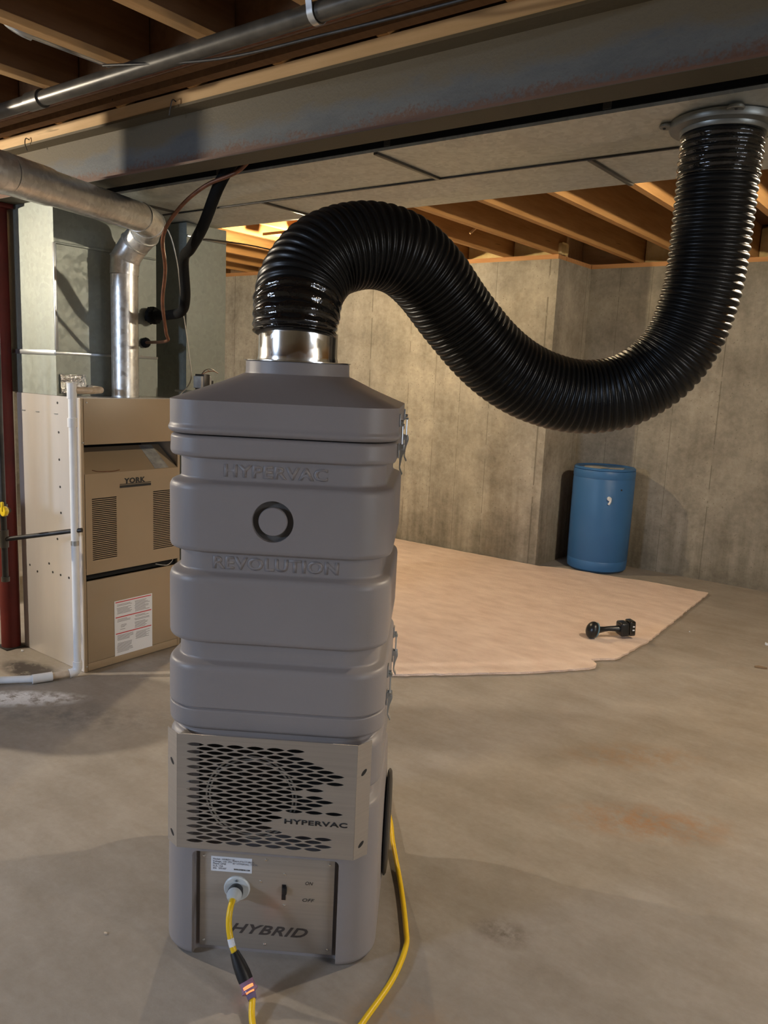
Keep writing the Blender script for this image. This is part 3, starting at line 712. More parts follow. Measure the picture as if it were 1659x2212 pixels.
# ------------------------------------------------------------------ vent pipe with adjustable elbow
vent = thing('vent_pipe', 'shiny galvanised round vent pipe rising from the furnace and bending away overhead', 'pipe', (-3.33, 2.33, FZ))
VR = 0.0625
b = NB(); lathe(b, [(VR, FZ + .001), (VR, 1.86)], (-3.33, 2.33, 0), 36); obj('lower_run', b, M['pipe'], vent)
b = NB(); box(b, (-3.33 - .003, 2.33 - VR - .003, FZ + .002), (-3.33 + .003, 2.33 - VR + .002, 1.86)); obj('lock_seam', b, M['pipe'], vent)
path = [(-3.33, 2.33, 1.86), (-3.328, 2.333, 1.93), (-3.285, 2.355, 2.00), (-3.215, 2.362, 2.045), (-3.135, 2.325, 2.075), (-3.085, 2.235, 2.085)]
rr = VR + .003
for i in range(len(path) - 1):
    a, c_ = Vector(path[i]), Vector(path[i + 1]); d = (c_ - a).normalized()
    # mitred gore: shared bisecting rings
    def ring(k, r):
        p = Vector(path[k]); t0 = (p - Vector(path[k-1])).normalized() if k else (Vector(path[1]) - p).normalized()
        t1 = (Vector(path[k+1]) - p).normalized() if k < len(path) - 1 else t0
        n = (t0 + t1).normalized(); axis = d
        u = Vector((0.3, 0.2, 1)).cross(axis).normalized(); w = axis.cross(u); out = []
        for q in range(36):
            e = (u * math.cos(2 * PI * q / 36) + w * math.sin(2 * PI * q / 36)) * r
            s = -(e.dot(n)) / axis.dot(n); out.append(p + e + axis * s)
        return out
    b = NB(); r0, r1 = ring(i, rr), ring(i + 1, rr); loops(b, [r0, r1])
    obj('elbow_gore', b, M['pipe'], vent)
    if i:
        b = NB(); lips = ring(i, rr + .003); off = d * .005
        loops(b, [[Vector(p) - off for p in lips], [Vector(p) + off for p in lips]]); obj('gore_bead', b, M['pipe'], vent)
b = NB(); tube(b, [(-3.085, 2.235, 2.085), (-2.80, 1.62, 2.062)], VR, 36); obj('upper_run', b, M['pipe'], vent)
b = NB(); tube(b, [(-2.815, 1.652, 2.0635), (-2.80, 1.62, 2.0622), (-2.72, 1.445, 2.055)], [VR + .004, VR + .0045, VR + .0045], 36); obj('upper_run', b, M['pipe'], vent)
b = NB(); tube(b, [(-2.72, 1.445, 2.055), (-2.70, 1.385, 2.052), (-2.72, 1.31, 2.03), (-2.78, 1.26, 1.97), (-2.86, 1.25, 1.925)], VR + .006, 28); obj('elbow_gore', b, M['pipe'], vent)
b = NB(); tube(b, [(-2.86, 1.25, 1.925), (-3.540, 1.246, 1.90)], VR, 28); obj('upper_run', b, M['pipe'], vent)

# ------------------------------------------------------------------ refrigerant lines, wires
b = NB(); tube(b, spline([(-2.30, 2.14, 2.30), (-2.36, 2.135, 2.22), (-2.43, 2.12, 2.13), (-2.58, 2.17, 2.00), (-2.74, 2.24, 1.975 - .04), (-2.88, 2.316, 1.905), (-2.96, 2.39, 1.76), (-3.05, 2.44, 1.70), (-3.22, 2.50, 1.69), (-3.436, 2.555, 1.692)], .02), 0.0225, 16)
ls = thing('refrigerant_line', 'thick black foam-wrapped refrigerant line drooping from the ducts to the plenum', 'pipe', (-2.9, 2.3, 1.67))
obj('insulated_line', b, M['foam'], ls)
b = NB(); rnd = random.Random(5)
bmesh.ops.create_icosphere(b, subdivisions=3, radius=0.042, matrix=Matrix.Translation((-3.40, 2.545, 1.692)))
for v in b.verts: v.co += Vector((rnd.uniform(-.005, .005), rnd.uniform(-.006, .006), rnd.uniform(-.006, .006)))
obj('putty_seal', b, M['foam'], ls)
b = NB(); tube(b, spline([(-2.24, 2.13, 2.23), (-2.33, 2.12, 2.165), (-2.46, 2.08, 2.12), (-2.60, 2.07, 2.05), (-2.74, 2.10, 1.96), (-2.87, 2.21, 1.85), (-2.98, 2.28, 1.725), (-3.06, 2.36, 1.60), (-3.12, 2.41, 1.563), (-3.436, 2.52, 1.558)], .02), 0.0075, 10)
cl = thing('copper_line', 'thin copper line curving down beside the black refrigerant line', 'pipe', (-2.9, 2.3, 1.55)); obj('line', b, M['copper'], cl)
b = NB(); bmesh.ops.create_icosphere(b, subdivisions=2, radius=0.026, matrix=Matrix.Translation((-3.428, 2.52, 1.558))); obj('putty_seal', b, M['foam'], cl)
b = NB(); tube(b, spline([(-3.40, 2.56, 2.17), (-3.372, 2.62, 2.10), (-3.36, 2.66, 1.96), (-3.34, 2.67, 1.78), (-3.33, 2.69, 1.64), (-3.325, 2.71, 1.50), (-3.30, 2.70, 1.38), (-3.30, 2.62, 1.296)], .03), 0.003, 7)
tag(obj('thermostat_wire', b, M['wirewhite']), 'pale thin wire hanging along the dark duct beside the copper line', 'wire')
b = NB(); tube(b, spline([(-3.382, 2.80, 2.095), (-3.36, 2.86, 2.103), (-3.32, 3.10, 2.11), (-3.40, 3.5, 2.13), (-3.55, 4.2, 2.2), (-3.7, 4.9, 2.39)], .05), 0.004, 7)
tag(obj('cable', b, M['iron']), 'thin black cable stretched from the duct past the yellow-lit joists', 'cable')
tr = thing('transformer', 'small grey transformer with loose wires on the furnace top', 'transformer', (-3.20, 2.69, 1.33))
TXc = (-3.215, 2.705)
b = NB(); box(b, (TXc[0] - .03, TXc[1] - .035, 1.345), (TXc[0] + .03, TXc[1] + .035, 1.405), .004); obj('coil', b, M['paper'], tr)
b = NB(); box(b, (TXc[0] - .034, TXc[1] - .02, 1.33), (TXc[0] + .034, TXc[1] + .02, 1.415), .003); obj('core', b, M['iron'], tr)
b = NB(); box(b, (-3.386, TXc[1] - .04, 1.32), (-3.18, TXc[1] + .04, 1.3295), .002); obj('bracket', b, M['zinc'], tr)
for dx, dy, dz, mt in ((.02, .05, .012, 'copper'), (.01, .045, .022, 'iron'), (.0, .03, .018, 'copper')):
    b = NB(); tube(b, spline([(TXc[0], TXc[1] - .01, 1.41), (TXc[0] + dx * .5, TXc[1] + dy * .4, 1.415 + dz), (TXc[0] + dx * 1.3, TXc[1] + dy, 1.42 + dz), (TXc[0] + dx * 1.6, TXc[1] + dy * 1.5, 1.41 + dz)], .01), 0.002, 6); obj('wire_end', b, M[mt], tr)
b = NB(); box(b, (TXc[0] - .02, TXc[1] + .036, 1.365), (TXc[0] + .02, TXc[1] + .056, 1.385), .003); obj('terminal', b, M['black'], tr)

# ------------------------------------------------------------------ condensate drain
pv = thing('condensate_drain', 'white plastic drain pipe standing at the furnace corner and turning along the floor', 'pipe', (-3.235, 1.985, 0))
px, py = -3.228, 1.985; r = 0.0165
b = NB(); tube(b, [(px, py, .045), (px, py, 1.30)], r, 20); obj('riser', b, M['pvc'], pv)
b = NB(); tube(b, [(px, py, 1.288), (px, py, 1.356)], r + .0045, 22); obj('tee', b, M['pvc'], pv)
b = NB(); tube(b, [(px, py, 1.163), (px, py, 1.203)], r + .0045, 22); obj('coupling', b, M['pvc'], pv)
b = NB(); tube(b, [(px, py, 1.324), (px + .02, py + .08, 1.324), (px - .02, py + .155, 1.326), (-3.43, py + .22, 1.327)], r - .001, 18); obj('stub', b, M['pvc_old'], pv)
b = NB(); tube(b, [(px, py, .628), (px, py, .650)], r + .0012, 20); obj('pipe_strap', b, M['zinc'], pv)
b = NB(); tube(b, spline([(px, py, .075), (px, py, .045), (px - .004, py - .012, .028), (px - .012, py - .035, .0225)], .006), r + .0045, 20); obj('elbow', b, M['pvc'], pv)
b = NB(); tube(b, [(px - .01, py - .03, .0225), (px - .04, py - .12, .0225)], r, 18); obj('floor_run', b, M['pvc_old'], pv)
b = NB(); tube(b, [(px - .036, py - .105, .0225), (px - .066, py - .185, .0225)], r + .0045, 20); obj('coupling', b, M['pvc'], pv)
b = NB(); tube(b, [(px - .06, py - .17, .0225), (px - .16, py - .29, .0225), (px - .30, py - .42, .0225)], r, 18); obj('floor_run', b, M['pvc'], pv)

# foil tape patch where the drain leaves the plenum
b = NB(); rnd = random.Random(8)
N = 9
grid = [[b.verts.new((PX + .008 + rnd.uniform(0, .006), 2.055 + j * .016, 1.30 + i * .011 + rnd.uniform(-.002, .002))) for j in range(N)] for i in range(N)]
for i in range(N - 1):
    for j in range(N - 1): b.faces.new((grid[i][j], grid[i][j+1], grid[i+1][j+1], grid[i+1][j]))
bmesh.ops.solidify(b, geom=b.faces[:], thickness=0.002)
obj('foil_tape', b, M['tapealu'], ple)

# ------------------------------------------------------------------ gas line
GX, GY, HZ0 = -3.50, 1.80, 0.781
gas = thing('gas_pipe', 'black iron gas line with yellow valve handle and drip leg left of the furnace', 'pipe', (GX, GY, 0.44))
b = NB(); tube(b, [(GX, GY, .66), (GX, GY, 2.10)], .0135, 16); obj('drop_pipe', b, M['iron'], gas)
b = NB(); tube(b, [(GX, GY, .45), (GX, GY, .62)], .0135, 16); obj('drip_leg', b, M['iron'], gas)
b = NB(); tube(b, [(GX, GY, .44), (GX, GY, .462)], .018, 16); obj('end_cap', b, M['castiron'], gas)
b = NB(); tube(b, [(GX, GY, .60), (GX, GY, .68)], .0195, 16); obj('tee', b, M['castiron'], gas)
b = NB(); tube(b, [(GX, GY, .745), (GX, GY, .80)], .0195, 16); tube(b, [(GX, GY, HZ0), (-3.428, GY - .012, HZ0)], .012, 12); obj('valve_body', b, M['castiron'], gas)
b = NB(); tube(b, [(GX + .015, GY + .004, .64), (-3.246, 1.975, .692), (-3.20, 2.004, .70)], .0105, 14); obj('branch_pipe', b, M['iron'], gas)
HX, HZ = -3.428, 0.781
b = NB(); lathe(b, [(0.002, GY - .042), (.022, GY - .041), (.024, GY - .034), (.020, GY - .022), (.009, GY - .0145)], (HX, 0, HZ), 20, 'y')
box(b, (HX - .006, GY - .046, HZ), (HX + .006, GY - .034, HZ + .042), .003)
obj('valve_handle', b, M['valve'], gas, label='yellow round valve handle with pointer')

# ------------------------------------------------------------------ the machine (local frame: u right, v away, z up)
RZ = math.radians(33.8)
mach = thing('air_cleaning_machine', 'tall grey moulded plastic air machine with ribbed body and steel grille', 'machine', (-1.385, 1.176, 0), RZ)
CU, CV, HW, HD, RC = 0.158, 0.266, 0.266, 0.266, 0.095
NC = 10
def rrect(ins, z, rc=None, cu=CU, cv=CV, hw=HW, hd=HD):
    a, d = hw - ins, hd - ins; r = max(0.02, (rc or RC) - ins * 0.6); out = []
    # clockwise from front-right, extra points on the flats
    for (sx, sy, a0_) in ((1, -1, -PI/2), (1, 1, 0), (-1, 1, PI/2), (-1, -1, PI)):
        for k in range(NC + 1):
            t = a0_ + (PI / 2) * k / NC
            out.append((cu + sx * (a - r) + r * math.cos(t), cv + sy * (d - r) + r * math.sin(t), z))
    # add mid points on flats
    res = []; n = len(out)
    for i in range(n):
        res.append(out[i])
        if i % (NC + 1) == NC:
            p, q = Vector(out[i]), Vector(out[(i + 1) % n])
            for s in (1, 2, 3, 4, 5): res.append(tuple(p.lerp(q, s / 6)))
    return res
def circ_like(ref, r, z):
    out = []
    for x, y, _ in ref:
        a = math.atan2(y - CV, x - CU); out.append((CU + r * math.cos(a), CV + r * math.sin(a), z))
    return out
def fillet(prof, rad=0.008, n=3):
    out = [prof[0]]
    for i in range(1, len(prof) - 1):
        p0, p1, p2 = (Vector(prof[k]) for k in (i - 1, i, i + 1))
        d0, d1 = (p0 - p1), (p2 - p1); r = min(rad, d0.length * .45, d1.length * .45)
        a, c_ = p1 + d0.normalized() * r, p1 + d1.normalized() * r
        for k in range(n + 1):
            t = k / n; out.append(tuple(a * (1 - t) ** 2 + p1 * 2 * t * (1 - t) + c_ * t * t))
    out.append(prof[-1]); return out
def tub(prof, rad=0.008):
    b = NB(); loops(b, [rrect(i, z) for i, z in fillet(prof, rad)]); return b
G = 0.0235
# lower cabinet
bm = tub([(.03, .0), (.006, .0), (-.003, .012), (-.002, .25), (.001, .400), (.003, .418), (G, .430), (G, .460), (.004, .466), (.003, .572), (.012, .583), (G - .004, .587), (G - .004, .602)], .007)
low = obj('base_tub', bm, M['plastic'], mach, local=True)
cut = NB(); box(cut, (-.026, -.05, -.02), (.334, .030, .288), .012, 3)
cut.transform(Matrix.Translation(-low.location)); boolean(low, cut)
cut = NB(); box(cut, (-.043, -.06, .298), (.352, .11, .578), .01, 2)
cut.transform(Matrix.Translation(-low.location)); boolean(low, cut)
# filter housing with three bands
bm = tub([(.02, .600), (.010, .600), (.001, .607), (0, .6515), (.006, .6540), (.006, .6552), (0, .6577), (0, .752), (.004, .762), (G, .770), (G, .817), (.005, .8175), (.0005, .826),
          (0, .966), (.004, .977), (G, .985), (G, 1.033), (.005, 1.0335), (.0005, 1.042), (0, 1.180), (.004, 1.191), (G, 1.199), (G, 1.250), (.005, 1.2505), (.001, 1.259), (.002, 1.294), (.008, 1.299), (.02, 1.299)], .005)
mid = obj('filter_housing', bm, M['plastic'], mach, local=True)
cut = NB(); lathe(cut, [(.0475, -.03), (.0475, .016)], (.154, 0, 1.113), 48, 'y'); 
cut.transform(Matrix.Translation(-mid.location)); boolean(mid, cut)
b = NB(); lathe(b, [(.0475, .013), (.0475, .0150), (.0465, .0155)], (.154, 0, 1.113), 48, 'y'); obj('port_ring', b, M['channel'], mach, local=True, label='recessed ring channel with its shade painted dark')  # dark disc paints the recess shade; the channel itself is grey plastic
b = NB(); lathe(b, [(.030, .0155), (.0325, .0120), (.0330, .003), (.0315, .0005)], (.154, 0, 1.113), 48, 'y'); obj('port_cap', b, M['plastic'], mach, local=True, label='flat round grey port cap')
# lid
b = NB()
rings = [rrect(i, z) for i, z in fillet([(.02, 1.3015), (.004, 1.3015), (-.003, 1.308), (-.004, 1.314), (0.0, 1.322), (0.0, 1.3775)], .004)]
base = rrect(.0, 1.3775)
for s in (0.012, 0.03, .1, .2, .3, .4, .5, .6, .7, .8, .9, .97):
    c2 = circ_like(base, .1325, 1.4415)
    rings.append([tuple(Vector(p).lerp(Vector(q), s)) for p, q in zip(base, c2)])
for rr_, z in ((.1305, 1.4415), (.1295, 1.445), (.1290, 1.470), (.1275, 1.4718)): rings.append(circ_like(base, rr_, z))
loops(b, rings); lid = obj('lid', b, M['plastic'], mach, local=True, ang=26)
b = NB(); lathe(b, [(.1325, 1.4722), (.1325, 1.4742)], (CU, CV - .004, 0), 56); lathe(b, [(.100, 1.4743), (.1005, 1.478), (.0985, 1.486), (.0985, 1.545)], (CU, CV - .004, 0), 56)
obj('outlet_collar', b, M['collar'], mach, local=True, label='shiny galvanised collar')

def letters(body, u0, u1, z0, h, v, mt, name, shear=0.0, depth=.0012, parent=mach, slope=0.0, outline=False):
    b = text_bm(body, 1.0, 0.0, shear, spacing=1.08, bold=.03)
    ys = [q.co.y for q in b.verts]; s = h / (max(ys) - min(ys)); y0_ = min(ys)
    b.transform(Matrix.Diagonal((1, s, 1, 1)) @ Matrix.Translation((0, -y0_, 0))); fit_text(b, u1 - u0)
    geo = bmesh.ops.extrude_face_region(b, geom=b.faces[:]); vs = [g for g in geo['geom'] if isinstance(g, bmesh.types.BMVert)]
    for q in vs: q.co.z += depth
    b.transform(Matrix(((1, 0, 0, u0), (0, 0, -1, v), (0, 1, 0, z0), (0, 0, 0, 1))))
    bmesh.ops.triangulate(b, faces=b.faces[:])
    return obj(name, b, mt, parent, local=True, flat=True)
letters('HYPERVAC', .036, .272, 1.207, .030, G + .0004, M['plastic'], 'moulded_lettering', depth=.0014)
letters('REVOLUTION', .012, .304, .992, .031, G + .0004, M['plastic'], 'moulded_lettering', depth=.0014)

# latches on the right side
US = CU + HW
def latch(v, zs):
    root = bpy.data.objects.new('latch', None); root.empty_display_size = .02; link(root, mach); root.location = (US, v, zs)
    b = NB(); box(b, (US + .0003, v - .013, zs + .028), (US + .0035, v + .013, zs + .058), .001); tube(b, [(US + .003, v, zs + .040), (US + .010, v, zs + .040)], .004, 10)
    box(b, (US + .003, v - .010, zs + .030), (US + .013, v + .010, zs + .035), .001)
    obj('keeper', b, M['zinc'], root, local=False) if False else None
    b.transform(Matrix.Translation((-US, -v, -zs))); obj('keeper', b, M['zinc'], root, local=True)
    b = NB(); tube(b, [(.0085, -.0065, .033), (.0085, -.0065, -.018)], .0018, 8); tube(b, [(.0085, .0065, .033), (.0085, .0065, -.018)], .0018, 8); tube(b, [(.0085, -.0075, .034), (.0085, .0075, .034)], .0018, 8)
    obj('bail', b, M['zinc'], root, local=True)
    b = NB(); box(b, (.0003, -.011, -.045), (.003, .011, -.010), .001); box(b, (.002, -.011, -.026), (.014, -.009, -.012), .0008); box(b, (.002, .009, -.026), (.014, .011, -.012), .0008)
    tube(b, [(.010, -.013, -.019), (.010, .013, -.019)], .003, 10)
    obj('hinge_base', b, M['zinc'], root, local=True)
    b = NB(); pr = [(.006, -.012), (.015, -.016), (.016, -.026), (.010, -.045), (.0065, -.068), (.013, -.082), (.011, -.085), (.004, -.070), (.004, -.045), (.005, -.026)]
    loops(b, [[(x, -.0085, z) for x, z in pr], [(x, .0085, z) for x, z in pr]])
    obj('lever', b, M['zinc'], root, local=True)
for v, z in ((.125, 1.305), (.430, 1.305), (.125, .690), (.430, .690)): latch(v, z)

# grille plate with lens-shaped slots
GV = -.026; GL, GR, GZ0, GZ1 = -.056, .370, .311, .603
R_ = [6, 6, 7, 8, 8, 7, 7, 7, 8, 5, 4, 5, 7, 7]; E_ = [5, 6, 7, 7, 6, 5, 7, 6, 4, 4, 4, 7, 7]
holes = []; pitch = .0475; hl = .0450; hh = .0046; z_top = .578; dz = .0190
def lens(x0_, z_):
    p = []
    for k in range(7): s = k / 6; p.append((x0_ + hl * s, z_ - hh * math.sin(PI * s) ** .8))
    for k in range(5, 0, -1): s = k / 6; p.append((x0_ + hl * s, z_ + hh * math.sin(PI * s) ** .8))
    return p
for i, n in enumerate(R_):
    for k in range(n): holes.append(lens(-.035 + k * pitch, z_top - i * dz))
for i, n in enumerate(E_):
    for k in range(n): holes.append(lens(-.035 + pitch / 2 + k * pitch, z_top - dz / 2 - i * dz))
b = curve_fill([(GL, GZ0), (GR, GZ0), (GR, GZ1), (GL, GZ1)], holes, .0016)
b.transform(Matrix(((1, 0, 0, 0), (0, 0, -1, GV), (0, 1, 0, 0), (0, 0, 0, 1))))
gp = obj('grille_plate', b, M['stainless'], mach, local=True, flat=True)
def flange(u0, v0, u1, v1, zt0, zt1, zb0, zb1, hz):
    b = NB(); d = Vector((u1 - u0, v1 - v0)).normalized(); nn = Vector((d.y, -d.x)) * .0008
    if nn.y > 0: nn = -nn
    def P_(u, v, z, s): return (u + nn.x * s, v + nn.y * s, z)
    loops(b, [[P_(u0, v0, zb0, 1), P_(u1, v1, zb1, 1), P_(u1, v1, zt1, 1), P_(u0, v0, zt0, 1)], [P_(u0, v0, zb0, -1), P_(u1, v1, zb1, -1), P_(u1, v1, zt1, -1), P_(u0, v0, zt0, -1)]])
    o = obj('side_flange', b, M['stainless'], mach, local=True, flat=True)
    for z in hz:
        b = NB(); cu_, cv_ = (u0 + u1) / 2, (v0 + v1) / 2; ring = []
        for k in range(16):
            a = 2 * PI * k / 16; s = .0072 * math.cos(a) * (1.25); ring.append((s, .0058 * math.sin(a) + s * .45))
        loops(b, [[(cu_ + d.x * s + nn.x * 1.6, cv_ + d.y * s + nn.y * 1.6, z + t_) for s, t_ in ring], [(cu_ + d.x * s + nn.x, cv_ + d.y * s + nn.y, z + t_) for s, t_ in ring]])
        obj('slot', b, M['ink'], o, local=False) if False else None
        b.transform(Matrix.Translation(-o.location)); obj('slot', b, M['ink'], o, local=True, flat=True)
flange(GL, GV, GL - .033, GV + .036, GZ1, GZ1 - .002, GZ0, GZ0 - .004, (.523, .338))
flange(GR, GV, GR + .030, GV + .036, GZ1, GZ1 - .002, GZ0, GZ0 - .004, (.528, .343))
letters('HYPERVAC', .203, .353, .3935, .0125, GV - .0010, M['ink'], 'cut_lettering', depth=.0006)
# fan behind the grille
fan = obj('fan_housing', box(NB(), (-.040, .104, .302), (.348, .109, .574)), M['blackhole'], mach, local=True)
def ringwire(r, v):
    b = NB(); pts = [(.120 + r * math.cos(a), v, .447 + r * math.sin(a) * .96) for a in [2 * PI * k / 40 for k in range(40)]]
    rings = []
    for k, p in enumerate(pts):
        a = 2 * PI * k / 40; e = Vector((math.cos(a), 0, math.sin(a))); f = Vector((0, 1, 0))
        rings.append([Vector(p) + (e * math.cos(q) + f * math.sin(q)) * .0022 for q in [PI * 2 * j / 6 for j in range(6)]])
    loops(b, rings, closed=True); return obj('guard_ring', b, M['wiregrey'], mach, local=True)
for r in (.108, .100): ringwire(r, -.014)
for k in range(8):
    a = PI / 8 + k * PI / 4; b = NB(); tube(b, [(.120 + .03 * math.cos(a), -.013, .447 + .03 * math.sin(a)), (.120 + .108 * math.cos(a), -.013, .447 + .106 * math.sin(a))], .0012, 6); obj('guard_spoke', b, M['black'], mach, local=True)

# control panel
PV = .0175
cpn = obj('control_panel', box(NB(), (-.012, PV, .018), (.323, PV + .003, .2765), .0008), M['stainless'], mach, local=True)
def onpanel(name, b, mt, label=None):
    b.transform(Matrix.Translation(-cpn.location)); return obj(name, b, mt, cpn, local=True, label=label)
for u, z in ((-.002, .265), (.153, .266), (.310, .265), (.141, .206), (.2, .231), (.2, .146), (-.001, .033), (.153, .033), (.311, .033)):
    b = NB(); lathe(b, [(.0036, PV - .0002), (.0030, PV - .0018), (.0012, PV - .0024)], (u, 0, z), 12, 'y'); onpanel('screw', b, M['collar'])
b = NB(); box(b, (.016, PV - .0012, .226), (.118, PV - .0002, .2655)); sl = onpanel('serial_label', b, M['white'])
for i, tx in enumerate(('Model:  HHREV110', 'Voltage: 110 1PH', 'Phase: ONE', 'FLA: 15A', 'SN:  202107')):
    b = text_bm(tx, .0068, .0002); b.transform(Matrix(((1, 0, 0, .0205), (0, 0, -1, PV - .0015), (0, 1, 0, .2565 - i * .0062), (0, 0, 0, 1)))); onpanel('label_text', b, M['greyink'])
for i, tx in enumerate(('MANUFACTURED', 'BY HYPERVAC TECH.')):
    b = text_bm(tx, .0066, .0002); b.transform(Matrix(((1, 0, 0, .070), (0, 0, -1, PV - .0015), (0, 1, 0, .2535 - i * .0065), (0, 0, 0, 1)))); onpanel('label_text', b, M['greyink'])
b = text_bm('WWW.HYPERVAC.COM', .0062, .0002); fit_text(b, .040); b.transform(Matrix(((1, 0, 0, .073), (0, 0, -1, PV - .0015), (0, 1, 0, .2315), (0, 0, 0, 1)))); onpanel('label_text', b, M['ink'])
b = NB(); lathe(b, [(.0325, PV - .0002), (.0325, PV - .004), (.030, PV - .0065), (.024, PV - .007)], (.082, 0, .184), 40, 'y'); onpanel('power_inlet', b, M['nylon'], 'round translucent white inlet flange')
b = NB(); lathe(b, [(.0035, PV - .0068), (.0028, PV - .0095)], (.082, 0, .2085), 12, 'y'); onpanel('screw', b, M['zinc'])
b = NB(); box(b, (.1935, PV - .0012, .161), (.2035, PV - .0002, .2025)); box(b, (.1955, PV - .010, .180), (.2065, PV - .001, .199), .002); onpanel('rocker_switch', b, M['black'])
for tx, u, z in (('ON', .2515, .2065), ('OFF', .2455, .1605)):
    b = text_bm(tx, .0125, .0002, .25); fit_text(b, .019 if tx == 'ON' else .030); b.transform(Matrix(((1, 0, 0, u), (0, 0, -1, PV - .0004), (0, 1, 0, z), (0, 0, 0, 1)))); onpanel('stencil_text', b, M['ink'])
b = text_bm('HYBRID', .041, .0003, .45, spacing=1.1, bold=.02); fit_text(b, .198); b.transform(Matrix(((1, 0, 0, .064), (0, 0, -1, PV - .0005), (0, .88, 0, .0605), (0, 0, 0, 1)))); onpanel('nameplate_text', b, M['etch'])
# wheels on the far side
for sgn, uu in ((1, CU + HW + .0015), (-1, CU - HW - .0175)):
    b = NB(); c_ = (0, .40, .166)
    lathe(b, [(.05, uu), (.120, uu), (.140, uu + .002), (.147, uu + .006), (.147, uu + .010), (.140, uu + .014), (.120, uu + .016), (.05, uu + .016)], c_, 40, 'x')
    wv_ = obj('wheel', b, M['black'], mach, local=True)

# ------------------------------------------------------------------ power cord of the machine
Mx = Matrix.Translation((-1.385, 1.176, 0)) @ Matrix.Rotation(RZ, 4, 'Z')
def W(u, v, z): return tuple(Mx @ Vector((u, v, z)))
pcord = thing('power_cord', 'short yellow cord hanging from the twist-lock plug in the control panel', 'cord', W(.10, -.08, .01))
pd = (Vector(W(.078, -.055, .172)) - Vector(W(.082, .010, .184)))
P0 = Vector(W(.082, .0095, .184)); P1 = Vector(W(.0825, -.012, .186)); P2 = Vector(W(.083, -.024, .187)); P3 = Vector(W(.083, -.034, .186))
b = NB(); tube(b, [P0, P0.lerp(P1, .5), P1], [.0165, .0190, .0190], 24); obj('plug_body', b, M['black'], pcord, label='black ribbed plug body')
b = NB(); tube(b, [P1, P1.lerp(P2, .5), P2, P3], [.0185, .0185, .0165, .0110], 24); obj('plug_collar', b, M['nylon'], pcord, label='white plug end collar')
cpath = spline([P2, W(.083, -.045, .183), W(.0825, -.060, .170), W(.0835, -.069, .150), W(.088, -.077, .128), W(.097, -.087, .105), W(.106, -.094, .090)], .006)
b = NB(); tube(b, cpath, .0072, 16); obj('cord', b, M['yellow'], pcord)
k = len(cpath) * 7 // 10
b = NB(); tube(b, cpath[k:k + 4], .0077, 16); obj('cord_tag', b, M['white'], pcord, label='white printed tag around the cord')
Q = [Vector(W(.103, -.092, .094)), Vector(W(.117, -.102, .073)), Vector(W(.130, -.112, .055)), Vector(W(.138, -.119, .044))]
b = NB(); tube(b, [Q[0], Q[0].lerp(Q[1], .4), Q[1], Q[2], Q[3]], [.0105, .0125, .0155, .0175, .0172], 22); obj('connector_body', b, M['black'], pcord, label='black moulded connector end')

# ------------------------------------------------------------------ yellow extension cord
ext = thing('extension_cord', 'long yellow extension cord with glowing violet socket end looping around the machine', 'cord', W(.20, -.16, 0))
T = [Vector(W(.1383, -.1193, .0437)), Vector(W(.147, -.129, .034)), Vector(W(.1535, -.136, .0265)), Vector(W(.160, -.146, .020))]
b = NB(); tube(b, [T[0], T[0].lerp(T[1], .5), T[1]], [.0165, .0170, .0170], 22); tube(b, [T[1], T[1].lerp(T[2], .4), T[1].lerp(T[2], .7), T[2]], [.0170, .0200, .0200, .0125], 22)
tube(b, [T[2], T[3]], [.0120, .0100], 18); obj('socket_shell', b, M['purple'], ext, label='clear violet socket shell')
b = NB(); tube(b, [T[1].lerp(T[0], .30) , T[1].lerp(T[2], .30)], .0080, 12); obj('neon_indicator', b, M['glow'], ext, label='orange glowing indicator')
ecp = [T[3], (-1.148, 1.120, .012), (-1.118, 1.097, .0078), (-1.05, 1.055, .0075), (-.98, 1.045, .0075), (-.93, 1.10, .0075), (-.925, 1.18, .0075), (-.942, 1.262, .0075), (-.968, 1.41, .0075), (-1.008, 1.523, .0075), (-1.052, 1.585, .0085), (-1.16, 1.712, .009), (-1.30, 1.863, .012), (-1.42, 2.0, .0075), (-1.6, 2.15, .0075), (-1.85, 2.1, .0075), (-2.0, 2.0, .0075)]
b = NB(); tube(b, spline(ecp, .012), .0072, 14); obj('cord', b, M['yellow'], ext)

# ------------------------------------------------------------------ the big black hose
HP = [(-1.390, 1.458, 1.535), (-1.394, 1.466, 1.590), (-1.410, 1.502, 1.665), (-1.397, 1.570, 1.740), (-1.352, 1.672, 1.779), (-1.306, 1.765, 1.770), (-1.275, 1.854, 1.720), (-1.239, 1.949, 1.627), (-1.184, 2.034, 1.533), (-1.130, 2.111, 1.471), (-1.068, 2.188, 1.432), (-0.991, 2.267, 1.413), (-0.904, 2.335, 1.428), (-0.835, 2.384, 1.473), (-0.782, 2.411, 1.532), (-0.745, 2.430, 1.611), (-0.719, 2.434, 1.716), (-0.709, 2.434, 1.819), (-0.706, 2.430, 1.920), (-0.703, 2.424, 2.029), (-0.701, 2.421, 2.126), (-0.700, 2.421, 2.150)]
hose = thing('flexible_hose', 'thick black ribbed hose arching from the grey machine up to the ceiling duct', 'hose', (-1.398, 1.455, 1.535))
sp = spline(HP, .0015)
L = 0.0; acc = [0.0]
for i in range(1, len(sp)): acc.append(acc[-1] + (sp[i] - sp[i-1]).length)
LT = acc[-1]; rib = .0192; n_r = int(LT / rib); rib = LT / n_r; PER = 7
def at_len(s):
    i = min(len(sp) - 2, int(s / LT * (len(sp) - 1))); 
    while i > 0 and acc[i] > s: i -= 1
    while i < len(sp) - 2 and acc[i+1] < s: i += 1
    return sp[i].lerp(sp[i+1], (s - acc[i]) / max(1e-9, acc[i+1] - acc[i]))
shape = [0, .62, .92, 1.0, .92, .62, .05]
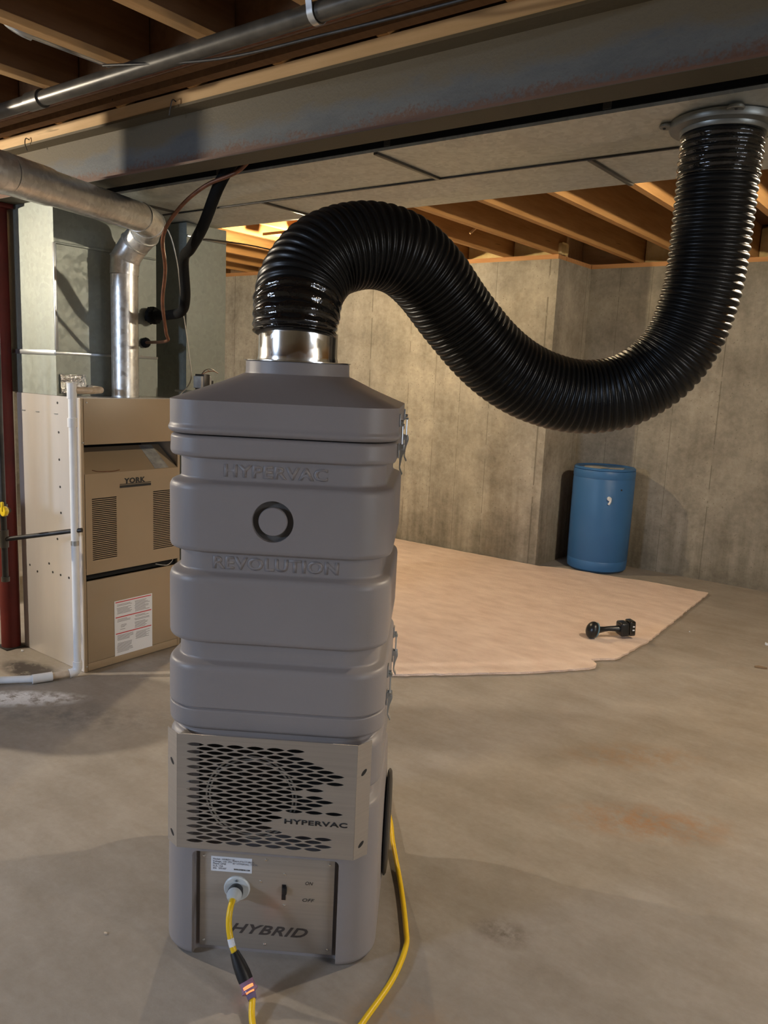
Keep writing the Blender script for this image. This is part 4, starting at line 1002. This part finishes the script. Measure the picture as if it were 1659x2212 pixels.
pts, rad = [], []
for k in range(n_r):
    for j in range(PER):
        s = (k + j / PER) * rib; pts.append(at_len(s))
        e = min(1, s / .12) ; r0 = .0950 + .0083 * e
        amp = .0066
        rad.append(r0 + amp * shape[j])
pts.append(at_len(LT)); rad.append(.100)
# smooth the tangent frames over the path
b = NB(); fr = frames([at_len(i * LT / 400) for i in range(401)])
rings = []; SEG = 72
for p, r in zip(pts, rad):
    i = pts.index(p) if False else None
for q in range(len(pts)):
    s = q / (len(pts) - 1) * 400; i = min(399, int(s)); f_ = s - i
    a = fr[i][2].lerp(fr[i+1][2], f_).normalized(); c_ = fr[i][3].lerp(fr[i+1][3], f_).normalized(); p = pts[q]
    rings.append([p + (a * math.cos(2 * PI * k / SEG) + c_ * math.sin(2 * PI * k / SEG)) * rad[q] for k in range(SEG)])
loops(b, rings); obj('ribbed_tube', b, M['rubber'], hose, ang=80)
def tape(s0, s1, extra, seed):
    rnd = random.Random(seed); b = NB(); n = int((s1 - s0) / .0028); rings = []
    ph = [rnd.uniform(0, 6.3) for _ in range(6)]
    for q in range(n + 1):
        s = s0 + (s1 - s0) * q / n; p = at_len(s); g = s / LT * 400; i = min(399, int(g)); a, c_ = fr[i][2], fr[i][3]
        base_ = .0950 + .0083 * min(1, s / .12) + .0050 + extra - (.004 if q in (0, n) else 0); ring = []
        for k in range(SEG):
            an = 2 * PI * k / SEG
            w = .0026 * math.sin(s * 2 * PI / rib + 0.6 * math.sin(2 * an + ph[0])) + .0006 * math.sin(5 * an + s * 90 + ph[1]) + .0006 * math.sin(11 * an - s * 140 + ph[2])
            ring.append(p + (a * math.cos(an) + c_ * math.sin(an)) * (base_ + w))
        rings.append(ring)
    loops(b, rings); return obj('tape_wrap', b, M['tape'], hose, ang=80, label='glossy black tape wrap')
tape(.001, .092, .0012, 2); tape(LT - .115, LT - .002, .0012, 5)

# collar on the duct for the hose
hc = thing('duct_collar', 'grey steel take-off collar screwed under the duct, holding the black hose end', 'collar', (-.70, 2.42, 2.15))
b = NB(); lathe(b, [(.128, 2.158), (.142, 2.160), (.145, 2.166), (.145, 2.1788), (.128, 2.1798)], (-.70, 2.421, 0), 56); obj('ring_plate', b, M['takeoff'], hc)
b = NB(); lathe(b, [(.1115, 2.146), (.1135, 2.148), (.1150, 2.1575), (.100, 2.1577)], (-.70, 2.421, 0), 56); obj('inner_ring', b, M['takeoff'], hc)
for a in (205, 25, 115, 295):
    an = math.radians(a); c_ = (-.70 + .150 * math.cos(an), 2.421 + .150 * math.sin(an), 0)
    b = NB(); lathe(b, [(.020, 2.168), (.022, 2.170), (.022, 2.1745), (.018, 2.1785)], c_, 20); tab = obj('mounting_tab', b, M['takeoff'], hc)
    b = NB(); lathe(b, [(.003, 2.1645), (.0045, 2.1675)], (c_[0] + .008 * math.cos(an), c_[1] + .008 * math.sin(an), 0), 10)
    obj('screw', b, M['iron'], hc)

# ------------------------------------------------------------------ carpet remnant
outline = [(-2.131, 3.03), (-1.90, 3.272), (-1.695, 3.49), (-1.58, 3.64), (-1.475, 3.781), (-1.452, 3.83), (-1.463, 3.874), (-1.517, 3.917), (-1.47, 3.975), (-1.423, 4.028), (-1.412, 4.136), (-1.405, 4.29), (-1.395, 4.452), (-1.41, 4.9), (-1.43, 5.4), (-1.448, 5.869), (-1.886, 5.862), (-2.06, 5.825), (-2.20, 5.800), (-2.38, 5.790), (-2.55, 5.76), (-2.70, 5.69), (-3.4, 5.672), (-4.07, 5.665), (-5.2, 5.66), (-5.2, 3.9), (-3.6, 3.35), (-2.9, 2.9), (-2.45, 2.72)]
rnd = random.Random(11); dense = []
for i in range(len(outline)):
    a, c_ = Vector(outline[i]), Vector(outline[(i + 1) % len(outline)]); n = max(1, int((c_ - a).length / .03))
    for k in range(n):
        p = a.lerp(c_, k / n); j = .0045 if p.x > -2.6 else .001; dense.append((p.x + rnd.uniform(-j, j), p.y + rnd.uniform(-j, j)))
rug = thing('carpet_remnant', 'blush beige carpet remnant with a ragged cut edge on the concrete floor', 'carpet', (-2.6, 4.5, 0))
b = NB(); prism(b, dense, .001, .005); bmesh.ops.triangulate(b, faces=b.faces[:]); obj('backing', b, M['backing'], rug, flat=True)
b = NB(); loops(b, [[(x, y, .0055) for x, y in dense], [(x + rnd.uniform(-.003, .003), y + rnd.uniform(-.003, .003), .016) for x, y in dense]]); bmesh.ops.triangulate(b, faces=b.faces[:]); obj('pile', b, M['carpet'], rug, flat=True)

# ------------------------------------------------------------------ blue drum
bx, by = -2.372, 6.045
dr = thing('blue_drum', 'tall round blue plastic drum standing in the wall corner behind the carpet', 'drum', (bx, by, 0))
b = NB(); lathe(b, [(.15, .0), (.205, .004), (.228, .022), (.232, .05), (.2335, .092), (.2315, .0955), (.2335, .099), (.236, .40), (.237, .735), (.2345, .741), (.238, .748), (.238, .790), (.234, .803), (.226, .806)], (bx, by, 0), 64); obj('tank_body', b, M['blue'], dr)
b = NB(); lathe(b, [(.232, .8062), (.236, .808), (.236, .816), (.228, .824), (.212, .822), (.205, .815), (.05, .8165)], (bx, by, 0), 64); obj('lid', b, M['blue'], dr)
b = NB(); pr = [(bx - .10, by - .17), (bx + .02, by - .18), (bx + .06, by - .05), (bx - .06, by + .02), (bx - .15, by - .04)]
prism(b, pr, .8175, .819); pr = [(bx + .08, by - .14), (bx + .17, by - .06), (bx + .14, by + .05), (bx + .05, by - .02)]; prism(b, pr, .8175, .819); obj('dusty_papers', b, M['paper'], dr)
ad = Vector((2.372, -6.045, 0)).normalized(); ta = Vector((-ad.y, ad.x, 0)).normalized()
def ondrum(off, z, out=0.0):
    a = math.atan2(ad.y, ad.x) + off / .237; return Vector((bx + (.237 + out) * math.cos(a), by + (.237 + out) * math.sin(a), z))
b = NB(); tube(b, spline([ondrum(.050, .601, -.001), ondrum(.050, .601, .012), ondrum(.052, .598, .022)], .005), [.0155] * len(spline([ondrum(.050, .601, -.001), ondrum(.050, .601, .012), ondrum(.052, .598, .022)], .005)), 18)
tube(b, spline([ondrum(.058, .596, .018), ondrum(.057, .575, .016), ondrum(.049, .556, .012)], .006), .0085, 14)
obj('overflow_elbow', b, M['pvc'], dr, label='small white overflow elbow')
b = NB(); q = ondrum(.145, .668); tube(b, [q, q + ad * .003], .007, 12); obj('small_hole', b, M['ink'], dr)

# ------------------------------------------------------------------ carpet tool lying on the rug
A_ = Vector((-1.655, 4.255, .066)); B_ = Vector((-1.490, 4.435, .056)); dd = (B_ - A_).normalized(); sd = Vector((-dd.y, dd.x, 0))
tl = thing('stretching_tool', 'black hand tool with oval padded end, thin neck and boxy head lying on the carpet', 'tool', tuple((A_ + B_) / 2 - Vector((0, 0, .04))))
TM = Matrix(((dd.x, sd.x, 0, A_.x), (dd.y, sd.y, 0, A_.y), (0, 0, 1, A_.z), (0, 0, 0, 1)))
b = NB(); bmesh.ops.create_uvsphere(b, u_segments=24, v_segments=14, radius=1, matrix=TM @ Matrix.Rotation(.30, 4, 'Y') @ Matrix.Diagonal((.036, .044, .050, 1))); obj('pad', b, M['tool'], tl)
b = NB(); bmesh.ops.create_uvsphere(b, u_segments=24, v_segments=14, radius=1, matrix=TM @ Matrix.Translation((.020, 0, -.002)) @ Matrix.Rotation(.22, 4, 'Y') @ Matrix.Diagonal((.012, .041, .046, 1))); obj('pad_rim', b, M['toolblue'], tl)
b = NB(); tube(b, [TM @ Vector(p) for p in ((.022, 0, .002), (.050, 0, .001), (.075, 0, .004), (.10, 0, .006), (.135, 0, .006), (.165, 0, .004))], [.025, .018, .0145, .0145, .016, .022], 18); obj('neck', b, M['tool'], tl)
b = NB(); box(b, (-.0, -.038, -.037), (.052, .038, .043), .011, 3); b.transform(TM @ Matrix.Translation((.160, 0, .003)) @ Matrix.Rotation(-.05, 4, 'Y')); obj('head', b, M['tool'], tl)
b = NB(); box(b, (.053, -.034, -.038), (.092, .034, .050), .009, 3); b.transform(TM @ Matrix.Translation((.160, 0, .003)) @ Matrix.Rotation(-.05, 4, 'Y')); hd = obj('battery', b, M['tape'], tl)
for z in (-.001, .020):
    b = NB(); box(b, (.070, -.0352, z), (.082, -.0342, z + .007)); b.transform(TM @ Matrix.Translation((.160, 0, .003))); obj('sticker', b, M['white'], hd)

# ------------------------------------------------------------------ scraps on the floor
def scrap(name, x, y, sx, sy, h, m, label, cat, seed, rz=0.0):
    rnd = random.Random(seed); b = NB(); n = 9; ring = []
    for k in range(n):
        a = 2 * PI * k / n; r = rnd.uniform(.7, 1.1); p = Vector((sx * r * math.cos(a), sy * r * math.sin(a), 0)); p.rotate(Matrix.Rotation(rz, 3, 'Z')); ring.append((x + p.x, y + p.y))
    up = [(px_ + rnd.uniform(-.001, .001), py_, .0008 + h * (.4 + .6 * rnd.random())) for px_, py_ in ring]
    loops(b, [[(px_, py_, .0003) for px_, py_ in ring], up]); return tag(obj(name, b, m), label, cat)
scrap('paper_scrap', -.862, 4.94, .014, .010, .016, M['white'], 'crumpled white paper scrap at the right edge on the concrete', 'scrap', 1)
scrap('wood_chip', -.80, 4.482, .030, .010, .012, M['chipwood'], 'curled brown chip on the concrete at the right edge', 'scrap', 2, .3)
scrap('wood_splinter', -1.634, 1.068, .007, .003, .003, M['pvc_old'], 'tiny pale splinter on the floor left of the machine base', 'scrap', 3, .2)
scrap('paper_scrap', -1.281, 4.86, .005, .005, .004, M['white'], 'tiny white speck on concrete right of the carpet edge', 'scrap', 4)
scrap('paper_scrap', -3.72, 1.985, .008, .006, .007, M['white'], 'small white crumb on the floor at the foot of the red post', 'scrap', 6)
